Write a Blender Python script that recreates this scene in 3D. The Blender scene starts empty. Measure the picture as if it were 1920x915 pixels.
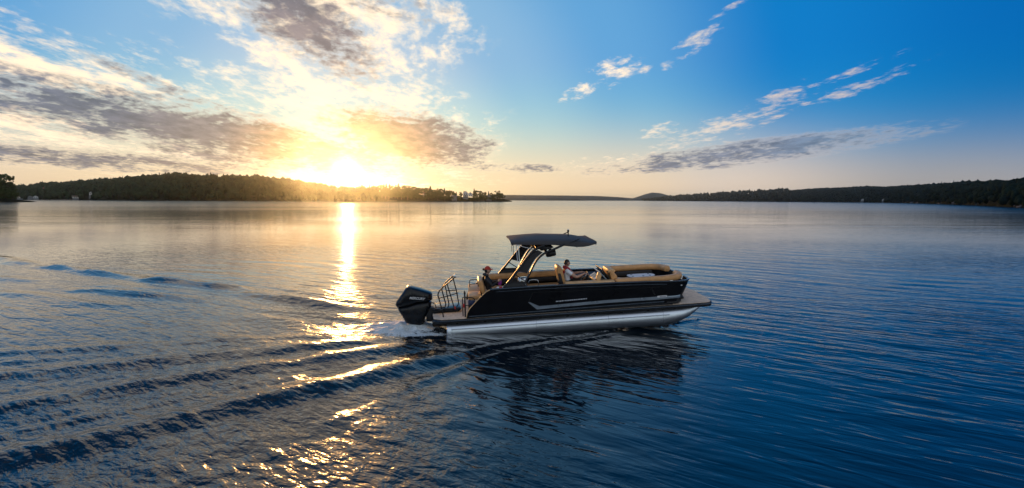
import bpy, bmesh, math, random
import numpy as np
from mathutils import Vector, Matrix, Quaternion

random.seed(7)
SC = bpy.context.scene
COL = SC.collection
R = math.radians

# ------------------------------------------------------------------ camera
FPX, CXP, CYP, CAMH = 1000.0, 960.0, 457.5, 4.3       # focal length in pixels of the 1920 px photograph
PITCH = math.atan((457.5 - 374.5) / FPX)
ROLL = math.atan(0.0036)
_f = Vector((0, math.cos(PITCH), -math.sin(PITCH)))
_r0 = Vector((1, 0, 0)); _u0 = _r0.cross(_f)
_r = _r0 * math.cos(ROLL) + _u0 * math.sin(ROLL)
_u = -_r0 * math.sin(ROLL) + _u0 * math.cos(ROLL)
cam_data = bpy.data.cameras.new('camera')
cam_data.sensor_width = 36.0
cam_data.lens = 36.0 * FPX / 1920.0
cam_data.clip_start = 0.1
cam_data.clip_end = 60000
cam = bpy.data.objects.new('camera', cam_data)
COL.objects.link(cam)
mw = Matrix((( _r.x, _u.x, -_f.x, 0), (_r.y, _u.y, -_f.y, 0), (_r.z, _u.z, -_f.z, CAMH), (0, 0, 0, 1)))
cam.matrix_world = mw
SC.camera = cam

def ray(px, py):
    d = _r * ((px - CXP) / FPX) - _u * ((py - CYP) / FPX) + _f
    return d
def ground(px, py, z=0.0):
    d = ray(px, py); t = (z - CAMH) / d.z
    return Vector((d.x * t, d.y * t, z))
def at_dist(px, py, dist):
    """point in the direction of a pixel at a known horizontal distance"""
    d = ray(px, py); t = dist / math.hypot(d.x, d.y)
    return Vector((d.x * t, d.y * t, CAMH + d.z * t))
def azel(px, py):
    d = ray(px, py).normalized()
    return math.degrees(math.atan2(d.x, d.y)), math.degrees(math.asin(d.z))

# ------------------------------------------------------------------ render settings
SC.render.engine = 'CYCLES'
SC.cycles.use_denoising = True
SC.cycles.max_bounces = 6
SC.cycles.diffuse_bounces = 2
SC.cycles.glossy_bounces = 4
SC.cycles.transmission_bounces = 4
SC.cycles.transparent_max_bounces = 8
SC.cycles.volume_bounces = 0
SC.cycles.sample_clamp_indirect = 4.0
SC.cycles.sample_clamp_direct = 20.0
SC.cycles.caustics_reflective = False
SC.view_settings.view_transform = 'Standard'
SC.view_settings.look = 'None'
SC.view_settings.exposure = 0.0
SC.view_settings.gamma = 1.0
SC.view_settings.use_curve_mapping = False

# ------------------------------------------------------------------ node helper
class NX:
    """a socket with arithmetic"""
    def __init__(s, t, sock): s.t = t; s.k = sock
    def _m(s, op, *a):
        n = s.t.nodes.new('ShaderNodeMath'); n.operation = op
        for i, v in enumerate((s,) + a):
            if isinstance(v, NX): s.t.links.new(v.k, n.inputs[i])
            else: n.inputs[i].default_value = v
        return NX(s.t, n.outputs[0])
    def __add__(s, o): return s._m('ADD', o)
    __radd__ = __add__
    def __mul__(s, o): return s._m('MULTIPLY', o)
    __rmul__ = __mul__
    def __sub__(s, o): return s._m('SUBTRACT', o)
    def __rsub__(s, o): return (s * -1.0) + o
    def __truediv__(s, o): return s._m('DIVIDE', o)
    def __pow__(s, o): return s._m('POWER', o)
    def mx(s, o): return s._m('MAXIMUM', o)
    def mn(s, o): return s._m('MINIMUM', o)
    def f(s, op, *a): return s._m(op, *a)
    def step(s, a, b, lo=0.0, hi=1.0, smooth=True):
        n = s.t.nodes.new('ShaderNodeMapRange'); n.interpolation_type = 'SMOOTHSTEP' if smooth else 'LINEAR'
        s.t.links.new(s.k, n.inputs[0])
        for i, v in enumerate((a, b, lo, hi)): n.inputs[1 + i].default_value = v
        return NX(s.t, n.outputs[0])
def n_mix(t, fac, a, b, mode='MIX'):
    n = t.nodes.new('ShaderNodeMix'); n.data_type = 'RGBA'; n.blend_type = mode; n.clamp_factor = True
    for idx, v in ((0, fac), (6, a), (7, b)):
        if isinstance(v, NX): t.links.new(v.k, n.inputs[idx])
        elif idx == 0: n.inputs[0].default_value = v
        else: n.inputs[idx].default_value = (v[0], v[1], v[2], 1)
    return NX(t, n.outputs[2])
def n_xyz(t, v):
    n = t.nodes.new('ShaderNodeSeparateXYZ'); t.links.new(v.k, n.inputs[0])
    return [NX(t, o) for o in n.outputs]
def n_vec(t, x, y, z):
    n = t.nodes.new('ShaderNodeCombineXYZ')
    for i, v in enumerate((x, y, z)):
        if isinstance(v, NX): t.links.new(v.k, n.inputs[i])
        else: n.inputs[i].default_value = v
    return NX(t, n.outputs[0])
def n_noise(t, vec, scale, detail=4, rough=0.55, dist=0.0, color=False):
    n = t.nodes.new('ShaderNodeTexNoise'); n.inputs['Scale'].default_value = scale
    n.inputs['Detail'].default_value = detail; n.inputs['Roughness'].default_value = rough; n.inputs['Distortion'].default_value = dist
    if vec is not None: t.links.new(vec.k, n.inputs['Vector'])
    return NX(t, n.outputs['Color' if color else 'Fac'])
def n_ramp(t, fac, stops):
    n = t.nodes.new('ShaderNodeValToRGB'); cr = n.color_ramp; cr.interpolation = 'EASE'
    while len(cr.elements) < len(stops): cr.elements.new(0.5)
    for e, (p, c) in zip(cr.elements, stops):
        e.position = p; e.color = (c[0], c[1], c[2], 1)
    t.links.new(fac.k, n.inputs[0])
    return NX(t, n.outputs[0])

# ------------------------------------------------------------------ sun and sky
SUN_AZ, SUN_EL = azel(650, 324)
_a, _e = R(SUN_AZ), R(SUN_EL)
SUN = Vector((math.sin(_a) * math.cos(_e), math.cos(_a) * math.cos(_e), math.sin(_e)))
sun_l = bpy.data.lights.new('sun', 'SUN')
sun_l.energy = 3.2
sun_l.angle = R(0.6)
sun_l.color = (1.0, 0.48, 0.14)
sun_o = bpy.data.objects.new('sun', sun_l); COL.objects.link(sun_o)
sun_o.rotation_euler = SUN.to_track_quat('Z', 'Y').to_euler()

world = bpy.data.worlds.new('World'); SC.world = world
world.use_nodes = True
def build_world():
    t = world.node_tree; t.nodes.clear()
    out = t.nodes.new('ShaderNodeOutputWorld'); bg = t.nodes.new('ShaderNodeBackground')
    tc = t.nodes.new('ShaderNodeTexCoord'); d = NX(t, tc.outputs['Generated'])
    x, y, z = n_xyz(t, d)
    dg = 57.29578
    el = z.f('ARCSINE') * dg
    elp = el.mx(0.0)
    az = x.f('ARCTAN2', y) * dg
    cs = (x * SUN.x + y * SUN.y + z * SUN.z).mn(1.0).mx(-1.0)
    th = cs.f('ARCCOSINE') * dg
    # Nishita base
    sky = t.nodes.new('ShaderNodeTexSky'); sky.sky_type = 'NISHITA'; sky.sun_disc = False
    sky.sun_elevation = R(SUN_EL); sky.sun_rotation = R(SUN_AZ); sky.altitude = 100; sky.air_density = 1.0; sky.dust_density = 1.5; sky.ozone_density = 2.0
    nish = n_mix(t, 1.0, NX(t, sky.outputs[0]), (0.0015, 0.0015, 0.0015), 'MULTIPLY')
    # clear sky: blue by angle from the sun, warm towards the horizon; unseen side opposite it made paler to light the boat
    thn = th / 180.0
    blue = n_ramp(t, thn, [(0, (.78, .80, .80)), (.06, (.50, .63, .76)), (.11, (.26, .49, .73)), (.165, (.125, .38, .70)), (.25, (.004, .205, .58)), (.34, (.001, .145, .47)), (.48, (.03, .18, .44)), (.65, (.34, .47, .66)), (1, (.56, .64, .76))])
    hor = n_ramp(t, thn, [(0, (1.2, .82, .46)), (.08, (1.05, .77, .45)), (.16, (.95, .71, .46)), (.215, (.82, .66, .52)), (.31, (.43, .39, .36)), (.42, (.26, .31, .40)), (.65, (.56, .63, .74)), (1, (.74, .78, .86))])
    blue = n_mix(t, 1.0, blue, n_vec(t, *[el.step(16, 58, 1.0, k_) for k_ in (.68, .65, .64)]), 'MULTIPLY')
    blue = n_mix(t, 1.0, blue, n_vec(t, 1.0, elp.step(3, 15, 1.35, 1.0), 1.0), 'MULTIPLY')
    fh = ((elp / th.step(25, 62, 6.8, 4.9)) ** 2.3 * -1.0).f('EXPONENT')
    col = n_mix(t, fh, blue, hor)
    # clouds: noise laid on a cloud layer, rows running towards one point of the horizon
    A = R(-7.0)
    xr = x * math.cos(A) - y * math.sin(A); yr = x * math.sin(A) + y * math.cos(A)
    zz = z.mx(0.0) + 0.085
    p = n_vec(t, xr / zz, yr / zz * 0.50, 0.0)
    n1 = n_noise(t, p, 2.1, 6, 0.62, 0.35)
    n2 = n_noise(t, p, 6.5, 5, 0.66, 0.2)
    pb = n_vec(t, az * 0.10, el * 0.26, 3.0)
    n3 = n_noise(t, pb, 4.5, 6, 0.64, 0.4)
    ae = n_vec(t, az, el, 0.0)
    def blob(px, py, rx, ry, rot, gain=1.0):
        a0, e0 = azel(px, py); k = 57.3 / FPX                # rot > 0: sinks to the right
        mp = t.nodes.new('ShaderNodeMapping'); mp.vector_type = 'TEXTURE'
        mp.inputs['Location'].default_value = (a0, e0, 0); mp.inputs['Rotation'].default_value = (0, 0, R(-rot)); mp.inputs['Scale'].default_value = (rx * k, ry * k, 1)
        t.links.new(ae.k, mp.inputs[0])
        dt = t.nodes.new('ShaderNodeVectorMath'); dt.operation = 'DOT_PRODUCT'
        t.links.new(mp.outputs[0], dt.inputs[0]); t.links.new(mp.outputs[0], dt.inputs[1])
        return NX(t, dt.outputs['Value']).f('MULTIPLY_ADD', -gain, gain)
    def union(bl):
        o = bl[0]
        for b in bl[1:]: o = o.mx(b)
        return o.mx(-1.0)
    thin = union([blob(170, 165, 330, 85, 12, .85), blob(330, 265, 560, 75, 6, .95), blob(640, 215, 330, 110, 8, .8), blob(520, 45, 260, 75, 22, 1.0), blob(690, 120, 190, 60, 25, .8),
                  blob(790, 260, 175, 60, 5, .9), blob(600, 180, 190, 40, 20, .75), blob(480, -190, 420, 230, 25, 1.5)])  # last blob carries the cloud out of view, enlarged to gild the water
    patches = union([blob(1155, 135, 62, 30, -8, 1.0), blob(1090, 172, 48, 17, -18, .9), blob(1300, 82, 62, 20, -32, .9), blob(1250, 122, 22, 9, -20, .9), blob(1345, 32, 20, 7, -20, .8), blob(1375, 12, 26, 6, -15, .8),
                  blob(1460, 195, 85, 26, -22, .95), blob(1340, 243, 150, 24, -16, .95), blob(1235, 248, 42, 20, -15, .9), blob(1610, 164, 85, 12, -16, .9), blob(1580, 140, 80, 9, -17, .85), blob(1690, 128, 50, 7, -12, .7),
                  blob(1330, 290, 330, 24, -5, 1.0), blob(1500, 266, 140, 13, -4, .9), blob(960, 315, 95, 11, 0, .8), blob(890, 245, 60, 14, 0, .7)])
    dark = union([blob(560, -130, 240, 60, 22, .6), blob(560, 35, 130, 55, 25, .9), blob(620, 80, 95, 45, 35, .6), blob(400, 250, 350, 44, 8, 1.3), blob(250, 215, 170, 20, 16, .7), blob(150, 298, 260, 16, 2, .8), blob(765, 258, 165, 50, 8, 1.5), blob(880, 268, 60, 16, -5, .8),
                  blob(330, 172, 110, 9, 20, .55), blob(1390, 288, 260, 20, -6, .95), blob(1500, 266, 140, 12, -4, .9), blob(960, 316, 90, 10, 0, .7)])
    # the rest of the sky, above and behind: unseen cloud cover thickened to light the boat
    rest = (az.f('ABSOLUTE').step(60, 95)).mx(el.step(46, 66)) * 0.66
    n5 = n_noise(t, p, 19.0, 3, 0.6, 0.2)
    nm = n1 * 0.46 + n2 * 0.36 + n5 * 0.18
    dthin = (thin * 0.50 + (nm - 0.5) * 3.9 + 0.0).step(0.05, 0.7) * thin.step(-0.35, 0.4)
    n4 = n_noise(t, p, 15.0, 4, 0.62, 0.2)
    npz = n2 * 0.36 + n3 * 0.30 + n4 * 0.34
    dpat = (patches * 0.60 + (npz - 0.5) * 5.2 - 0.20).step(0.0, 0.95) * patches.step(-0.3, 0.25)
    drest = (rest + (nm - 0.5) * 2.2 - 0.50).step(0.0, 0.5) * rest.step(0.0, 0.3)
    dens = dthin.mx(dpat).mx(drest)
    ddark = (dark * 0.55 + (n1 * 0.30 + n3 * 0.40 + n4 * 0.30 - 0.5) * 3.9 + 0.26).step(0.0, 0.85) * dark.step(-0.6, 0.1)
    bright = n_ramp(t, thn, [(0, (1.5, 1.22, .84)), (.08, (1.34, 1.08, .76)), (.155, (1.36, 1.06, .73)), (.195, (.90, .77, .64)), (.25, (.74, .62, .56)), (.36, (.60, .54, .53)), (.5, (.78, .69, .64)), (.65, (.82, .73, .68)), (1, (.95, .80, .68))])
    shade = n_ramp(t, thn, [(0, (1.05, .62, .26)), (.03, (.80, .45, .22)), (.07, (.30, .23, .21)), (.12, (.155, .15, .19)), (.2, (.17, .19, .26)), (.3, (.15, .24, .36)), (1, (.10, .15, .23))])
    shade = n_mix(t, 1.0, shade, n_vec(t, *[n2.step(.3, .7, .72, 1.32)] * 3), 'MULTIPLY')
    ccol = n_mix(t, ddark, bright, shade)
    alpha = dens * 0.92
    col = n_mix(t, alpha.mx(ddark * 0.9), col, ccol)
    # aureole round the sun
    g = ((th * th) * (-1.0 / 1.0)).f('EXPONENT') * 3.0 + (th * (-1.0 / 1.5)).f('EXPONENT') * 0.4
    g2 = (th * (-1.0 / 9.0)).f('EXPONENT') * 0.03
    glow = n_mix(t, 1.0, n_vec(t, g + g2, g * 0.85 + g2 * 0.76, g * 0.62 + g2 * 0.48), (1, 1, 1), 'MULTIPLY')
    col = n_mix(t, 1.0, col, glow, 'ADD')
    col = n_mix(t, 1.0, col, nish, 'ADD')
    t.links.new(col.k, bg.inputs[0]); bg.inputs[1].default_value = 1.0
    t.links.new(bg.outputs[0], out.inputs[0])
build_world()
world.cycles.sampling_method = 'MANUAL'
world.cycles.sample_map_resolution = 512

# ------------------------------------------------------------------ mesh and material helpers
def link(name, me, mat=None, parent=None, smooth=False):
    o = bpy.data.objects.new(name, me); COL.objects.link(o)
    if mat is not None and not me.materials: me.materials.append(mat)
    if parent is not None: o.parent = parent
    return o
def np_mesh(name, V, Fq=None, Ft=None, smooth=True):
    """mesh from numpy vertices and quads / triangles"""
    me = bpy.data.meshes.new(name)
    V = np.asarray(V, dtype=np.float32)
    fl = []; tot = []
    if Fq is not None and len(Fq): fl.append(np.asarray(Fq, np.int32).ravel()); tot.append(np.full(len(Fq), 4, np.int32))
    if Ft is not None and len(Ft): fl.append(np.asarray(Ft, np.int32).ravel()); tot.append(np.full(len(Ft), 3, np.int32))
    li = np.concatenate(fl); lt = np.concatenate(tot); ls = np.concatenate(([0], np.cumsum(lt)[:-1])).astype(np.int32)
    me.vertices.add(len(V)); me.vertices.foreach_set('co', V.ravel())
    me.loops.add(len(li)); me.loops.foreach_set('vertex_index', li)
    me.polygons.add(len(lt)); me.polygons.foreach_set('loop_start', ls); me.polygons.foreach_set('loop_total', lt)
    if smooth: me.polygons.foreach_set('use_smooth', np.ones(len(lt), bool))
    me.update(calc_edges=True)
    return me
def tag(o, label=None, cat=None, group=None, kind=None):
    if label: o['label'] = label
    if cat: o['category'] = cat
    if group: o['group'] = group
    if kind: o['kind'] = kind
    return o
def thing(name, label, cat, loc=(0, 0, 0), group=None):
    o = bpy.data.objects.new(name, None); COL.objects.link(o); o.location = loc; o.empty_display_size = 0.2
    return tag(o, label, cat, group)
MATS = {}
def mat(name, base=(.5, .5, .5), rough=.5, metal=0.0, var=0.12, scale=6.0, bump=0.0, bscale=40.0, coat=0.0, spec=0.5, aniso=None):
    """principled material whose colour and gloss vary a little with noise"""
    m = bpy.data.materials.new(name); m.use_nodes = True
    t = m.node_tree; bs = t.nodes['Principled BSDF']
    tc = t.nodes.new('ShaderNodeTexCoord'); v = NX(t, tc.outputs['Object'])
    if aniso:
        x, y, z = n_xyz(t, v); v = n_vec(t, x * aniso[0], y * aniso[1], z * aniso[2])
    n = n_noise(t, v, scale, 4, 0.6)
    lo = tuple(max(0.0, c * (1 - var * 1.6)) for c in base); hi = tuple(min(1.0, c * (1 + var * 1.6)) for c in base)
    c = n_mix(t, n.step(0.3, 0.7, smooth=False), lo, hi)
    t.links.new(c.k, bs.inputs['Base Color'])
    rr = n.step(0.3, 0.7, max(0.02, rough * .85), min(1, rough * 1.15), smooth=False)
    t.links.new(rr.k, bs.inputs['Roughness'])
    bs.inputs['Metallic'].default_value = metal
    bs.inputs['Coat Weight'].default_value = coat
    bs.inputs['Coat Roughness'].default_value = 0.06
    bs.inputs['Specular IOR Level'].default_value = spec
    if bump:
        b = t.nodes.new('ShaderNodeBump'); b.inputs['Strength'].default_value = bump; b.inputs['Distance'].default_value = 0.01
        nn = n_noise(t, v, bscale, 3, 0.6)
        t.links.new(nn.k, b.inputs['Height']); t.links.new(b.outputs[0], bs.inputs['Normal'])
    MATS[name] = m
    return m

# ------------------------------------------------------------------ where the boat lies (needed for its wake)
BYAW, BTRIM, BHEEL = R(5), R(3), R(3)
def boat_matrix():
    cy, sy = math.cos(BYAW), math.sin(BYAW); Rz = Matrix(((cy, -sy, 0), (sy, cy, 0), (0, 0, 1)))
    ct, st = math.cos(BTRIM), math.sin(BTRIM); Ry = Matrix(((ct, 0, -st), (0, 1, 0), (st, 0, ct)))
    ch, sh = math.cos(BHEEL), math.sin(BHEEL); Rx = Matrix(((1, 0, 0), (0, ch, -sh), (0, sh, ch)))
    M3 = Rz @ Ry @ Rx
    T = ground(835, 626) - M3 @ Vector((0, -1.2, 0))
    M = M3.to_4x4(); M.translation = T
    return M
BM = boat_matrix()

# ------------------------------------------------------------------ water
def grid_axis(lo, hi, fine_lo, fine_hi, step, g):
    a = list(np.arange(fine_lo, fine_hi, step))
    s = step; v = a[-1]
    while v < hi: s *= g; v += s; a.append(v)
    s = step; v = a[0]; b = []
    while v > lo: s *= g; v -= s; b.append(v)
    return np.array(b[::-1] + a)
def build_water():
    gx = grid_axis(-11000, 11000, -11.0, 11.0, 0.055, 1.019)
    gy = grid_axis(-500, 10000, 7.0, 25.0, 0.045, 1.018)
    X, Y = np.meshgrid(gx, gy)
    sx = np.gradient(gx)[None, :]; sy = np.gradient(gy)[:, None]
    sp = np.maximum(np.broadcast_to(sx, X.shape), np.broadcast_to(sy, X.shape))
    Z = np.zeros_like(X)
    rng = np.random.default_rng(5)
    near = (Y > -20) & (Y < 400) & (np.abs(X) < 400)
    xs, ys, ss = X[near], Y[near], sp[near]
    z = np.zeros_like(xs)
    # position relative to the boat
    Mi = np.array(BM.inverted())
    U = Mi[0, 0] * xs + Mi[0, 1] * ys + Mi[0, 3]; W = Mi[1, 0] * xs + Mi[1, 1] * ys + Mi[1, 3]
    back = -U
    inwake = 1 / (1 + np.exp(-(back - 0.5) / 1.5)) * np.exp(-np.maximum(0, np.abs(W - 0.03 * back) - (2.2 + 0.42 * back)) ** 2 / 18.0)
    side_w = 1 / (1 + np.exp((W + 1.0) / 1.2)) * 1 / (1 + np.exp(-(back + 1.0) / 1.5))      # waves thrown out on the near side
    chop = 1.0 + 0.9 * np.maximum(inwake, side_w)
    # domain warp so that no train of waves runs dead straight
    wx = 0.5 * np.sin(xs * .31 + ys * .22 + 1.0) + 0.35 * np.sin(-xs * .17 + ys * .43)
    wy = 0.5 * np.sin(xs * .27 - ys * .19 + 2.0) + 0.35 * np.sin(xs * .41 + ys * .13 + .5)
    lee = np.exp(-((U - 4.5) / 4.5) ** 4) * np.exp(-((W + 4.8) / 4.2) ** 4)      # sheltered water beside the hull
    def train(lam, ang, slope, mask=1.0):
        k = 2 * math.pi / lam; ph = rng.uniform(0, 6.28)
        att = np.clip((lam / ss - 3.0) / 4.0, 0, 1)
        grp = 0.55 + 0.45 * np.sin((xs * math.cos(ang + 1.2) + ys * math.sin(ang + 1.2)) * k * .13 + ph * 2)
        a = slope / k
        return a * att * mask * grp * np.cos(k * ((xs + wx) * math.cos(ang) + (ys + wy) * math.sin(ang)) + ph)
    for i in range(34):                                     # wind ripples, crests running from far left to near right
        lam = 0.34 * (8.0 ** rng.uniform(0, 1)); ang = R(57) + rng.normal(0, .28)
        z += train(lam, ang, 0.0115, (0.5 + 0.5 * chop) * (1 - .45 * lee))
    for i in range(22):                                     # confused chop inside the wake
        lam = 0.28 * (2.6 ** rng.uniform(0, 1)); ang = rng.uniform(0, 6.28)
        z += train(lam, ang, 0.017, inwake)
    # wake crests: lines on the water, measured off the ground plane
    def crest(pts, amp, wid, taper=(0.15, 0.25), asym=0.0):
        P = np.array([ground(*p)[:2] for p in pts])
        Q = []                                              # Catmull-Rom through the points
        for i in range(len(P) - 1):
            p0 = P[max(i - 1, 0)]; p1 = P[i]; p2 = P[i + 1]; p3 = P[min(i + 2, len(P) - 1)]
            for tt in np.linspace(0, 1, 7)[:-1]:
                Q.append(0.5 * ((2 * p1) + (-p0 + p2) * tt + (2 * p0 - 5 * p1 + 4 * p2 - p3) * tt ** 2 + (-p0 + 3 * p1 - 3 * p2 + p3) * tt ** 3))
        Q.append(P[-1]); Q = np.array(Q)
        L = np.concatenate(([0], np.cumsum(np.linalg.norm(np.diff(Q, axis=0), axis=1))))
        pad = wid * 3.5
        sel = (xs > Q[:, 0].min() - pad) & (xs < Q[:, 0].max() + pad) & (ys > Q[:, 1].min() - pad) & (ys < Q[:, 1].max() + pad)
        px_, py_ = xs[sel] + 0.12 * wx[sel] * wid, ys[sel] + 0.12 * wy[sel] * wid
        bd = np.full(px_.shape, 1e9); bs = np.zeros_like(bd); sg = np.zeros_like(bd)
        for i in range(len(Q) - 1):
            e = Q[i + 1] - Q[i]; l2 = e @ e
            tt = np.clip(((px_ - Q[i, 0]) * e[0] + (py_ - Q[i, 1]) * e[1]) / l2, 0, 1)
            dx = px_ - Q[i, 0] - tt * e[0]; dy = py_ - Q[i, 1] - tt * e[1]
            dd = dx * dx + dy * dy; m = dd < bd
            bd[m] = dd[m]; bs[m] = (L[i] + tt * math.sqrt(l2))[m]; sg[m] = np.sign(e[0] * dy - e[1] * dx)[m]
        q = np.sqrt(bd) / wid * (1 + asym * sg)
        s = bs / L[-1]
        tp = np.clip(s / taper[0], 0, 1) * np.clip((1 - s) / taper[1], 0, 1)
        tp = tp * tp * (3 - 2 * tp)
        prof = (1 - 0.9 * q * q) * np.exp(-q * q * 0.9)
        z[sel] += amp * tp * prof * (0.82 + 0.18 * np.sin(bs * 1.3 + amp * 50))
    N1 = [(905, 650), (760, 686), (600, 726), (400, 770), (200, 820), (0, 866), (-200, 905)]
    N2 = [(850, 640), (720, 655), (520, 684), (300, 716), (120, 744), (0, 764), (-200, 797)]
    N3 = [(800, 632), (690, 640), (500, 656), (280, 678), (120, 693), (0, 704), (-200, 724)]
    N4 = [(760, 622), (650, 626), (450, 636), (220, 650), (100, 656), (0, 661), (-200, 672)]
    mixl = lambda A, B, f: [(a_[0] * (1 - f) + b_[0] * f, a_[1] * (1 - f) + b_[1] * f) for a_, b_ in zip(A, B)]
    crest(N1, .140, .60, (.2, .02)); crest(N2, .105, .54, (.25, .02)); crest(N3, .095, .52, (.25, .02)); crest(N4, .05, .45, (.3, .02))
    for A_, B_ in ((N1, N2), (N2, N3), (N3, N4)):
        for f_, a_ in ((.3, .010), (.5, .020), (.7, .010)): crest(mixl(A_, B_, f_ + rng.uniform(-.05, .05)), a_, .24, (.2, .02))
    for k_ in range(1, 5): crest([(x_ + 10 * k_, y_ + (26 + 6 * (905 - x_) / 300) * k_) for x_, y_ in N1], .014 - .002 * k_, .28, (.25, .02))
    crest([(1302, 600), (1220, 612), (1120, 632), (1000, 650), (900, 676), (800, 712), (680, 765), (500, 850), (420, 905)], .035, .26, (.05, .4))
    crest([(1180, 612), (1050, 632), (930, 648), (860, 668), (770, 700)], .03, .22, (.1, .3))
    crest([(60, 497), (120, 503), (200, 514), (260, 523)], .21, .62, (.25, .3))
    crest([(250, 520), (330, 528), (400, 536), (480, 545)], .21, .60, (.25, .3))
    crest([(430, 548), (500, 556), (580, 566), (680, 585)], .17, .55, (.25, .3))
    crest([(100, 545), (200, 545), (300, 556), (420, 568)], .15, .52, (.3, .3))
    crest([(-60, 478), (0, 486), (60, 500)], .15, .8, (.3, .3))
    crest([(-60, 520), (0, 522), (60, 530)], .10, .7, (.3, .3))
    crest([(-60, 545), (40, 552), (160, 568), (330, 582)], .07, .55, (.3, .3))
    # churned water behind the motor
    ch = np.exp(-((back - 1.25) / .95) ** 2) * np.exp(-((W + 0.35) / .75) ** 2)
    cz = np.zeros_like(z)
    for i in range(26):
        lam = 0.22 * (5.0 ** rng.uniform(0, 1)); k = 6.283 / lam; an = rng.uniform(0, 6.28); ph = rng.uniform(0, 6.28)
        cz += 0.011 * math.sqrt(lam) * np.cos(k * (xs * math.cos(an) + ys * math.sin(an)) + ph + 2 * wx)
    z += ch * (0.07 + 2.2 * cz)
    # trough where the hull has passed
    z -= 0.05 * np.exp(-((back - 5.5) / 3.0) ** 2) * np.exp(-(W / 1.3) ** 2)
    Z[near] = z
    foam = np.zeros_like(X)
    fo = np.clip(1.5 * ch, 0, 1)
    trail = 0.52 * np.exp(-np.maximum(0, back - 2) / 3.0) * (back > 1) * np.exp(-((W) / (1.1 + .1 * np.maximum(back, 0))) ** 4)
    side = 0.8 * np.exp(-((W + 1.25 - .1 * U) / 0.22) ** 2) * np.exp(-((U + .5) / 1.0) ** 2)
    bowf = np.zeros_like(z)                                 # thin curl of spray thrown by the bow
    bl = [np.array(ground(*q)[:2]) for q in ((1306, 598), (1282, 602), (1250, 608), (1205, 613), (1140, 621), (1040, 636))]
    bw_ = [.95, 1.0, .85, .6, .35, .1]
    for i in range(len(bl) - 1):
        e = bl[i + 1] - bl[i]; tt = np.clip(((xs - bl[i][0]) * e[0] + (ys - bl[i][1]) * e[1]) / (e @ e), 0, 1)
        dd = np.hypot(xs - bl[i][0] - tt * e[0], ys - bl[i][1] - tt * e[1])
        bowf = np.maximum(bowf, (bw_[i] * (1 - tt) + bw_[i + 1] * tt) * np.exp(-(dd / .11) ** 2))
    Z[near] = z + .05 * bowf + .05 * bowf * cz * 10
    foam[near] = np.clip(fo + trail + side + bowf, 0, 1)
    ny, nx = X.shape
    V = np.stack([X, Y, Z], -1).reshape(-1, 3)
    idx = np.arange(nx * ny).reshape(ny, nx)
    Fq = np.stack([idx[:-1, :-1], idx[:-1, 1:], idx[1:, 1:], idx[1:, :-1]], -1).reshape(-1, 4)
    me = np_mesh('water', V, Fq)
    wk = np.zeros_like(X); wk[near] = np.maximum(inwake, side_w) - .75 * lee
    at = me.attributes.new('wake', 'FLOAT', 'POINT'); at.data.foreach_set('value', wk.ravel().astype(np.float32))
    at = me.attributes.new('foam', 'FLOAT', 'POINT'); at.data.foreach_set('value', foam.ravel().astype(np.float32))
    # material
    m = bpy.data.materials.new('lake_water'); m.use_nodes = True
    t = m.node_tree; bs = t.nodes['Principled BSDF']; outn = t.nodes['Material Output']
    tc = t.nodes.new('ShaderNodeTexCoord'); p = NX(t, tc.outputs['Object'])
    x, y, zc = n_xyz(t, p)
    dist = (x * x + y * y) ** 0.5
    bs.inputs['Base Color'].default_value = (.0006, .007, .014, 1)
    bs.inputs['IOR'].default_value = 1.52
    aw = t.nodes.new('ShaderNodeAttribute'); aw.attribute_name = 'wake'
    rg = dist.step(20, 500, 0.06, 0.14) + NX(t, aw.outputs['Fac']).mx(0.0) * dist.step(14, 34, 0.13, 0.02)
    t.links.new(rg.k, bs.inputs['Roughness'])
    # small ripples; wind patches change their strength
    c, s = math.cos(R(57)), math.sin(R(57))
    a = x * c + y * s; b = x * (-s) + y * c
    big = n_noise(t, n_vec(t, x * .035, y * .06, 0.0), 1.0, 3, .5)
    amp = big.step(0.36, 0.66, 0.45, 1.25) * (NX(t, aw.outputs['Fac']) * 0.7 + 1.0) * dist.step(20, 75, 1.0, 0.14)
    h1 = n_noise(t, n_vec(t, a * 3.2, b * 0.75, 0.0), 1.0, 2, .5, .5)
    wkf = NX(t, aw.outputs['Fac']).mx(0.0)
    h2 = n_noise(t, n_vec(t, a * 4.6 + 7.0, b * 2.4, 0.0), 1.0, 3, .5, .3)
    hh = n_noise(t, n_vec(t, x * .22, y * .55, 2.0), 1.0, 3, .55, .3)
    pw = n_noise(t, n_vec(t, x * .0035, y * .018, 5.0), 1.0, 3, .55, .2).step(.50, .64)
    hgt = (h1 * 0.052 + h2 * 0.006) * amp + h2 * wkf * 0.074 * dist.step(11, 27, 1.0, 0.15) + hh * (pw * 0.10 + 0.010) * dist.step(50, 160)
    bp = t.nodes.new('ShaderNodeBump'); bp.inputs['Strength'].default_value = 1.0; bp.inputs['Distance'].default_value = 1.0
    t.links.new(hgt.k, bp.inputs['Height']); t.links.new(bp.outputs[0], bs.inputs['Normal'])
    # foam
    an = t.nodes.new('ShaderNodeAttribute'); an.attribute_name = 'foam'; fo_ = NX(t, an.outputs['Fac'])
    fn = n_noise(t, n_vec(t, x, y, zc), 5.0, 6, .68, .6)
    fn2 = n_noise(t, n_vec(t, x, y, zc), 22.0, 3, .6, .3)
    fm = (fo_ * 0.95 + (fn * .7 + fn2 * .3 - .5) * 2.5 - 0.32).step(0.0, 0.38) * fo_.step(0.02, 0.2)
    fb = t.nodes.new('ShaderNodeBsdfPrincipled'); fb.inputs['Roughness'].default_value = .75
    fc = n_mix(t, fn2.step(.3, .7), (.50, .58, .58), (.82, .85, .84)); t.links.new(fc.k, fb.inputs['Base Color'])
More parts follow.
